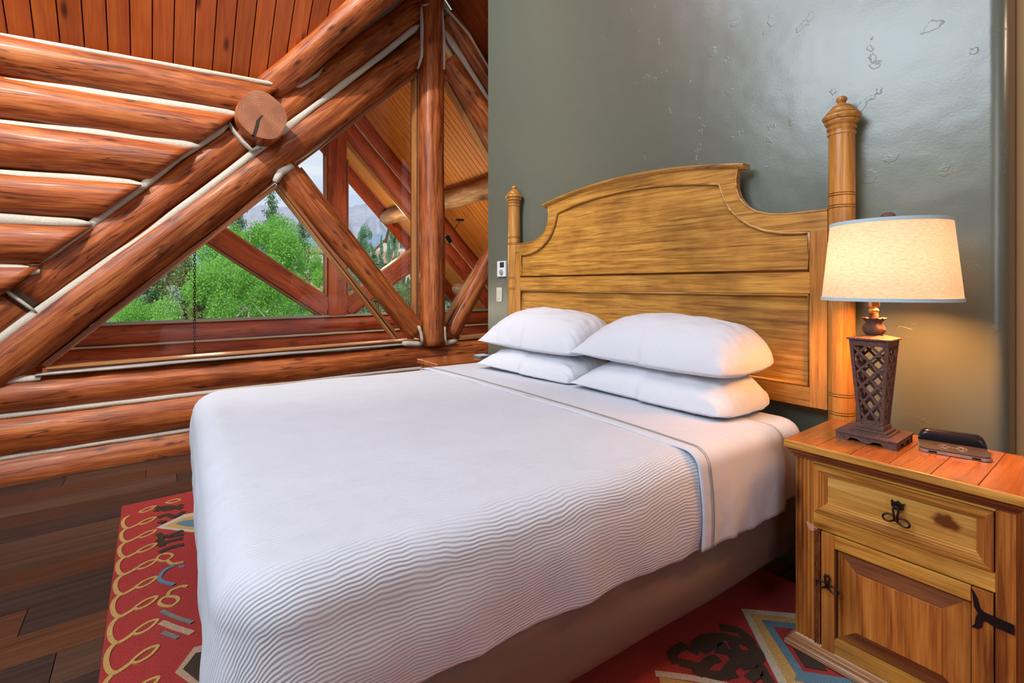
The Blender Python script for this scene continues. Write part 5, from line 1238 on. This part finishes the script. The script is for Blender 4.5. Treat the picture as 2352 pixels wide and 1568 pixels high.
tube('harp', [(LX - .012, LY, 1.085), (SX - .055, SY, 1.14), (SX - .055, SY, 1.24), (SX - .03, SY, 1.30), (SX, SY, stp - .008), (SX + .03, SY, 1.30), (SX + .055, SY, 1.24), (SX + .04, SY, 1.14), (LX + .014, LY, 1.085)], .0016, M_brass, lp, 6)
lathe('shade_finial', [(.004, -.012), (.004, .006), (.014, .009), (.019, .016), (.018, .024), (.010, .030), (0, .031)], (SX, SY, stp), M_rust, lp, 20)
light('lamp_bulb_light', 'POINT', (SX - .01, SY, 1.19), 2.9, (1, .70, .44), .035)
light('lamp_down_light', 'SPOT', (SX + .01, SY, 1.115), 30, (1, .36, .075), .06, None, (SX, SY, 0), spot_size=R(150), spot_blend=.5)

# ================================================================== CHARGING STAND on the nightstand
cs = empty('charging_stand', (-.335, 1.83, .6485), 'black and grey wireless charging stand on the nightstand beside the lamp', 'charger', rz=R(20) * 0)
def rrect(w_, d_, r_, n=8):
    P = []
    for cx, cy, a0 in ((w_ / 2 - r_, -d_ / 2 + r_, -90), (w_ / 2 - r_, d_ / 2 - r_, 0), (-w_ / 2 + r_, d_ / 2 - r_, 90), (-w_ / 2 + r_, -d_ / 2 + r_, 180)):
        for i in range(n + 1): a = R(a0 + 90 * i / n); P.append((cx + r_ * math.cos(a), cy + r_ * math.sin(a)))
    return P
CM = Matrix.Translation((-.343, 1.846, .6490)) @ Matrix.Rotation(R(14), 4, 'Z') @ Matrix.Rotation(R(2), 4, 'X')
def cput(o): o.matrix_basis = CM; o.parent = cs; o.matrix_parent_inverse = cs.matrix_basis.inverted(); return o
cput(prism('base', rrect(.150, .110, .018), 'z', .0, .003, M_gloss)); cput(prism('metal_band', rrect(.151, .111, .018), 'z', .003, .011, M_silver)); cput(prism('charging_pad', rrect(.149, .109, .018), 'z', .011, .0145, M_char))
vs, fs = [], []
for r_ in (.030, .023):
    for a0, a1 in ((-60, 60), (120, 240)): tube_into(vs, fs, [(r_ * math.cos(R(a0 + (a1 - a0) * i / 14)), -.012 + r_ * .8 * math.sin(R(a0 + (a1 - a0) * i / 14)), .0146) for i in range(15)], .0006, 5)
for cx_ in (-.010, .010): tube_into(vs, fs, [(cx_ + .004 * math.cos(R(i * 36)), -.012 + .004 * math.sin(R(i * 36)), .0146) for i in range(10)], .0006, 5, True)
tube_into(vs, fs, [(-.002, -.012, .0146), (.002, -.012, .0146)], .0006, 5)
cput(mesh('coil_print', vs, fs, M_gray_print, None, True))
for cx_ in (-.045, .045): cput(box('slot', cx_ - .009, cx_ + .009, -.0565, -.054, .0045, .0095, M_gloss))
tx = D.curves.new('brand_lettering', 'FONT'); tx.body = 'ZAGG'; tx.size = .009; tx.extrude = .0002; tx.align_x = 'CENTER'
to = D.objects.new('brand_lettering', tx); COL.objects.link(to); to.data.materials.append(M_orange_txt); to.matrix_basis = CM @ Matrix.Translation((0, -.0566, .0040)) @ Matrix.Rotation(R(90), 4, 'X'); to.parent = cs; to.matrix_parent_inverse = cs.matrix_basis.inverted()
bpy.context.view_layer.update(); lm = bpy.data.meshes.new_from_object(to.evaluated_get(bpy.context.evaluated_depsgraph_get()))
lo = D.objects.new('lettering', lm); D.objects.remove(to); COL.objects.link(lo); cput(lo); lo.matrix_basis = CM @ Matrix.Translation((0, -.0566, .0040)) @ Matrix.Rotation(R(90), 4, 'X')
# glossy curved back rest
vs, fs = [], []; W2 = .150; secn = []
for i in range(15):
    a = R(-10 + 190 * i / 14); secn.append((.040 + .013 * math.cos(a) * 1.0, .030 + .014 * math.sin(a) + .0))
secn = [(.030, .0145), (.028, .022), (.028, .032), (.031, .041), (.038, .047), (.047, .048), (.055, .042), (.060, .028), (.060, .011)]
for i in range(25):
    t_ = i / 24; x = -W2 / 2 + W2 * t_; e_ = min(1, min(t_, 1 - t_) / .14); k_ = math.sin(e_ * math.pi / 2) ** .6
    for y, z in secn: vs.append((x, y, .0115 + (z - .0115) * (.25 + .75 * k_)))
m_ = len(secn)
for i in range(24):
    for j in range(m_ - 1): fs.append((i * m_ + j, i * m_ + j + 1, (i + 1) * m_ + j + 1, (i + 1) * m_ + j))
fs += [tuple(range(m_)), tuple(24 * m_ + j for j in range(m_))[::-1]]
cput(mesh('back_rest', vs, fs, M_gloss, None, True))

# ================================================================== LEFT NIGHTSTAND + small box on it
n2 = empty('nightstand', (-3.0, 1.75, 0), 'narrow wooden nightstand with reddish top, far side of bed by the log wall', 'nightstand')
ax0, ax1, ay0, ay1, az = -3.155, -2.845, 1.52, 1.99, .600
for i in range(3):
    bw_ = (ax1 - ax0) / 3; box('top_board', ax0 + bw_ * i + .0006, ax0 + bw_ * (i + 1) - .0006, ay0, ay1, az - .028, az, wood('red_pine_top_wood', (.22, .05, .012), (.40, .11, .028), (.52, .18, .05), 'Y', 1.5, 16, .22, .5, 0, .08, .8, .1, coat=.4) if i == 0 else M_l2, n2, .002)
    if i == 0: M_l2 = n2.children[0].data.materials[0]
for a, b_ in ((ax0 + .02, ay0 + .02), (ax1 - .055, ay0 + .02), (ax0 + .02, ay1 - .055), (ax1 - .055, ay1 - .055)): box('leg', a, a + .035, b_, b_ + .035, 0, az - .028, M_pine_v, n2, .002)
box('apron', ax0 + .03, ax1 - .03, ay0 + .026, ay0 + .044, az - .11, az - .028, M_pine, n2); box('side_panel', ax1 - .046, ax1 - .03, ay0 + .05, ay1 - .05, .08, az - .028, M_pine_v, n2); box('side_panel', ax0 + .03, ax0 + .046, ay0 + .05, ay1 - .05, .08, az - .028, M_pine_v, n2); box('shelf', ax0 + .03, ax1 - .03, ay0 + .03, ay1 - .03, .08, .10, M_pine, n2)
bxp = at_z(1098, 822, az)
bo = empty('small_box', (bxp.x, bxp.y, az), 'small flat blue-grey box with pale top on the far nightstand', 'box')
box('case', bxp.x - .055, bxp.x + .035, bxp.y - .002, bxp.y + .085, az + .0005, az + .016, M_bluegray, bo, .003); box('lid', bxp.x - .053, bxp.x + .033, bxp.y, bxp.y + .083, az + .016, az + .0195, M_paper, bo, .001)

# ================================================================== WALL FITTINGS
th_ = empty('thermostat', (-2.88, 2.08, 1.247), 'white wall thermostat with a small dark display beside the left bedpost', 'thermostat')
box('cover', -2.931, -2.828, 2.062, 2.080, 1.189, 1.305, M_plastic_w, th_, .004); box('display', -2.893, -2.842, 2.060, 2.063, 1.257, 1.296, M_screen, th_, .001)
vs, fs = [], []; 
for r_, y_ in ((.021, 2.0615), (.021, 2.056), (.016, 2.054), (.0, 2.054)):
    for j in range(24): a = 2 * math.pi * j / 24; vs.append((-2.872 + r_ * math.cos(a), y_, 1.222 + r_ * math.sin(a)))
for i in range(3):
    for j in range(24): fs.append((i * 24 + j, i * 24 + (j + 1) % 24, (i + 1) * 24 + (j + 1) % 24, (i + 1) * 24 + j))
mesh('dial', vs, fs, M_gray_print, th_, True)
sw = empty('light_switch', (-2.92, 2.08, 1.057), 'ivory rocker light switch on the wall below the thermostat', 'switch')
box('cover_plate', -2.954, -2.888, 2.073, 2.080, 1.004, 1.110, M_switch, sw, .002); bm = bmesh.new(); bx(bm, -2.934, -2.908, 2.066, 2.074, 1.024, 1.090, .002)
for v in bm.verts:
    if v.co.z < 1.05 and v.co.y < 2.07: v.co.y += .003
from_bm('rocker', bm, M_switch, sw)
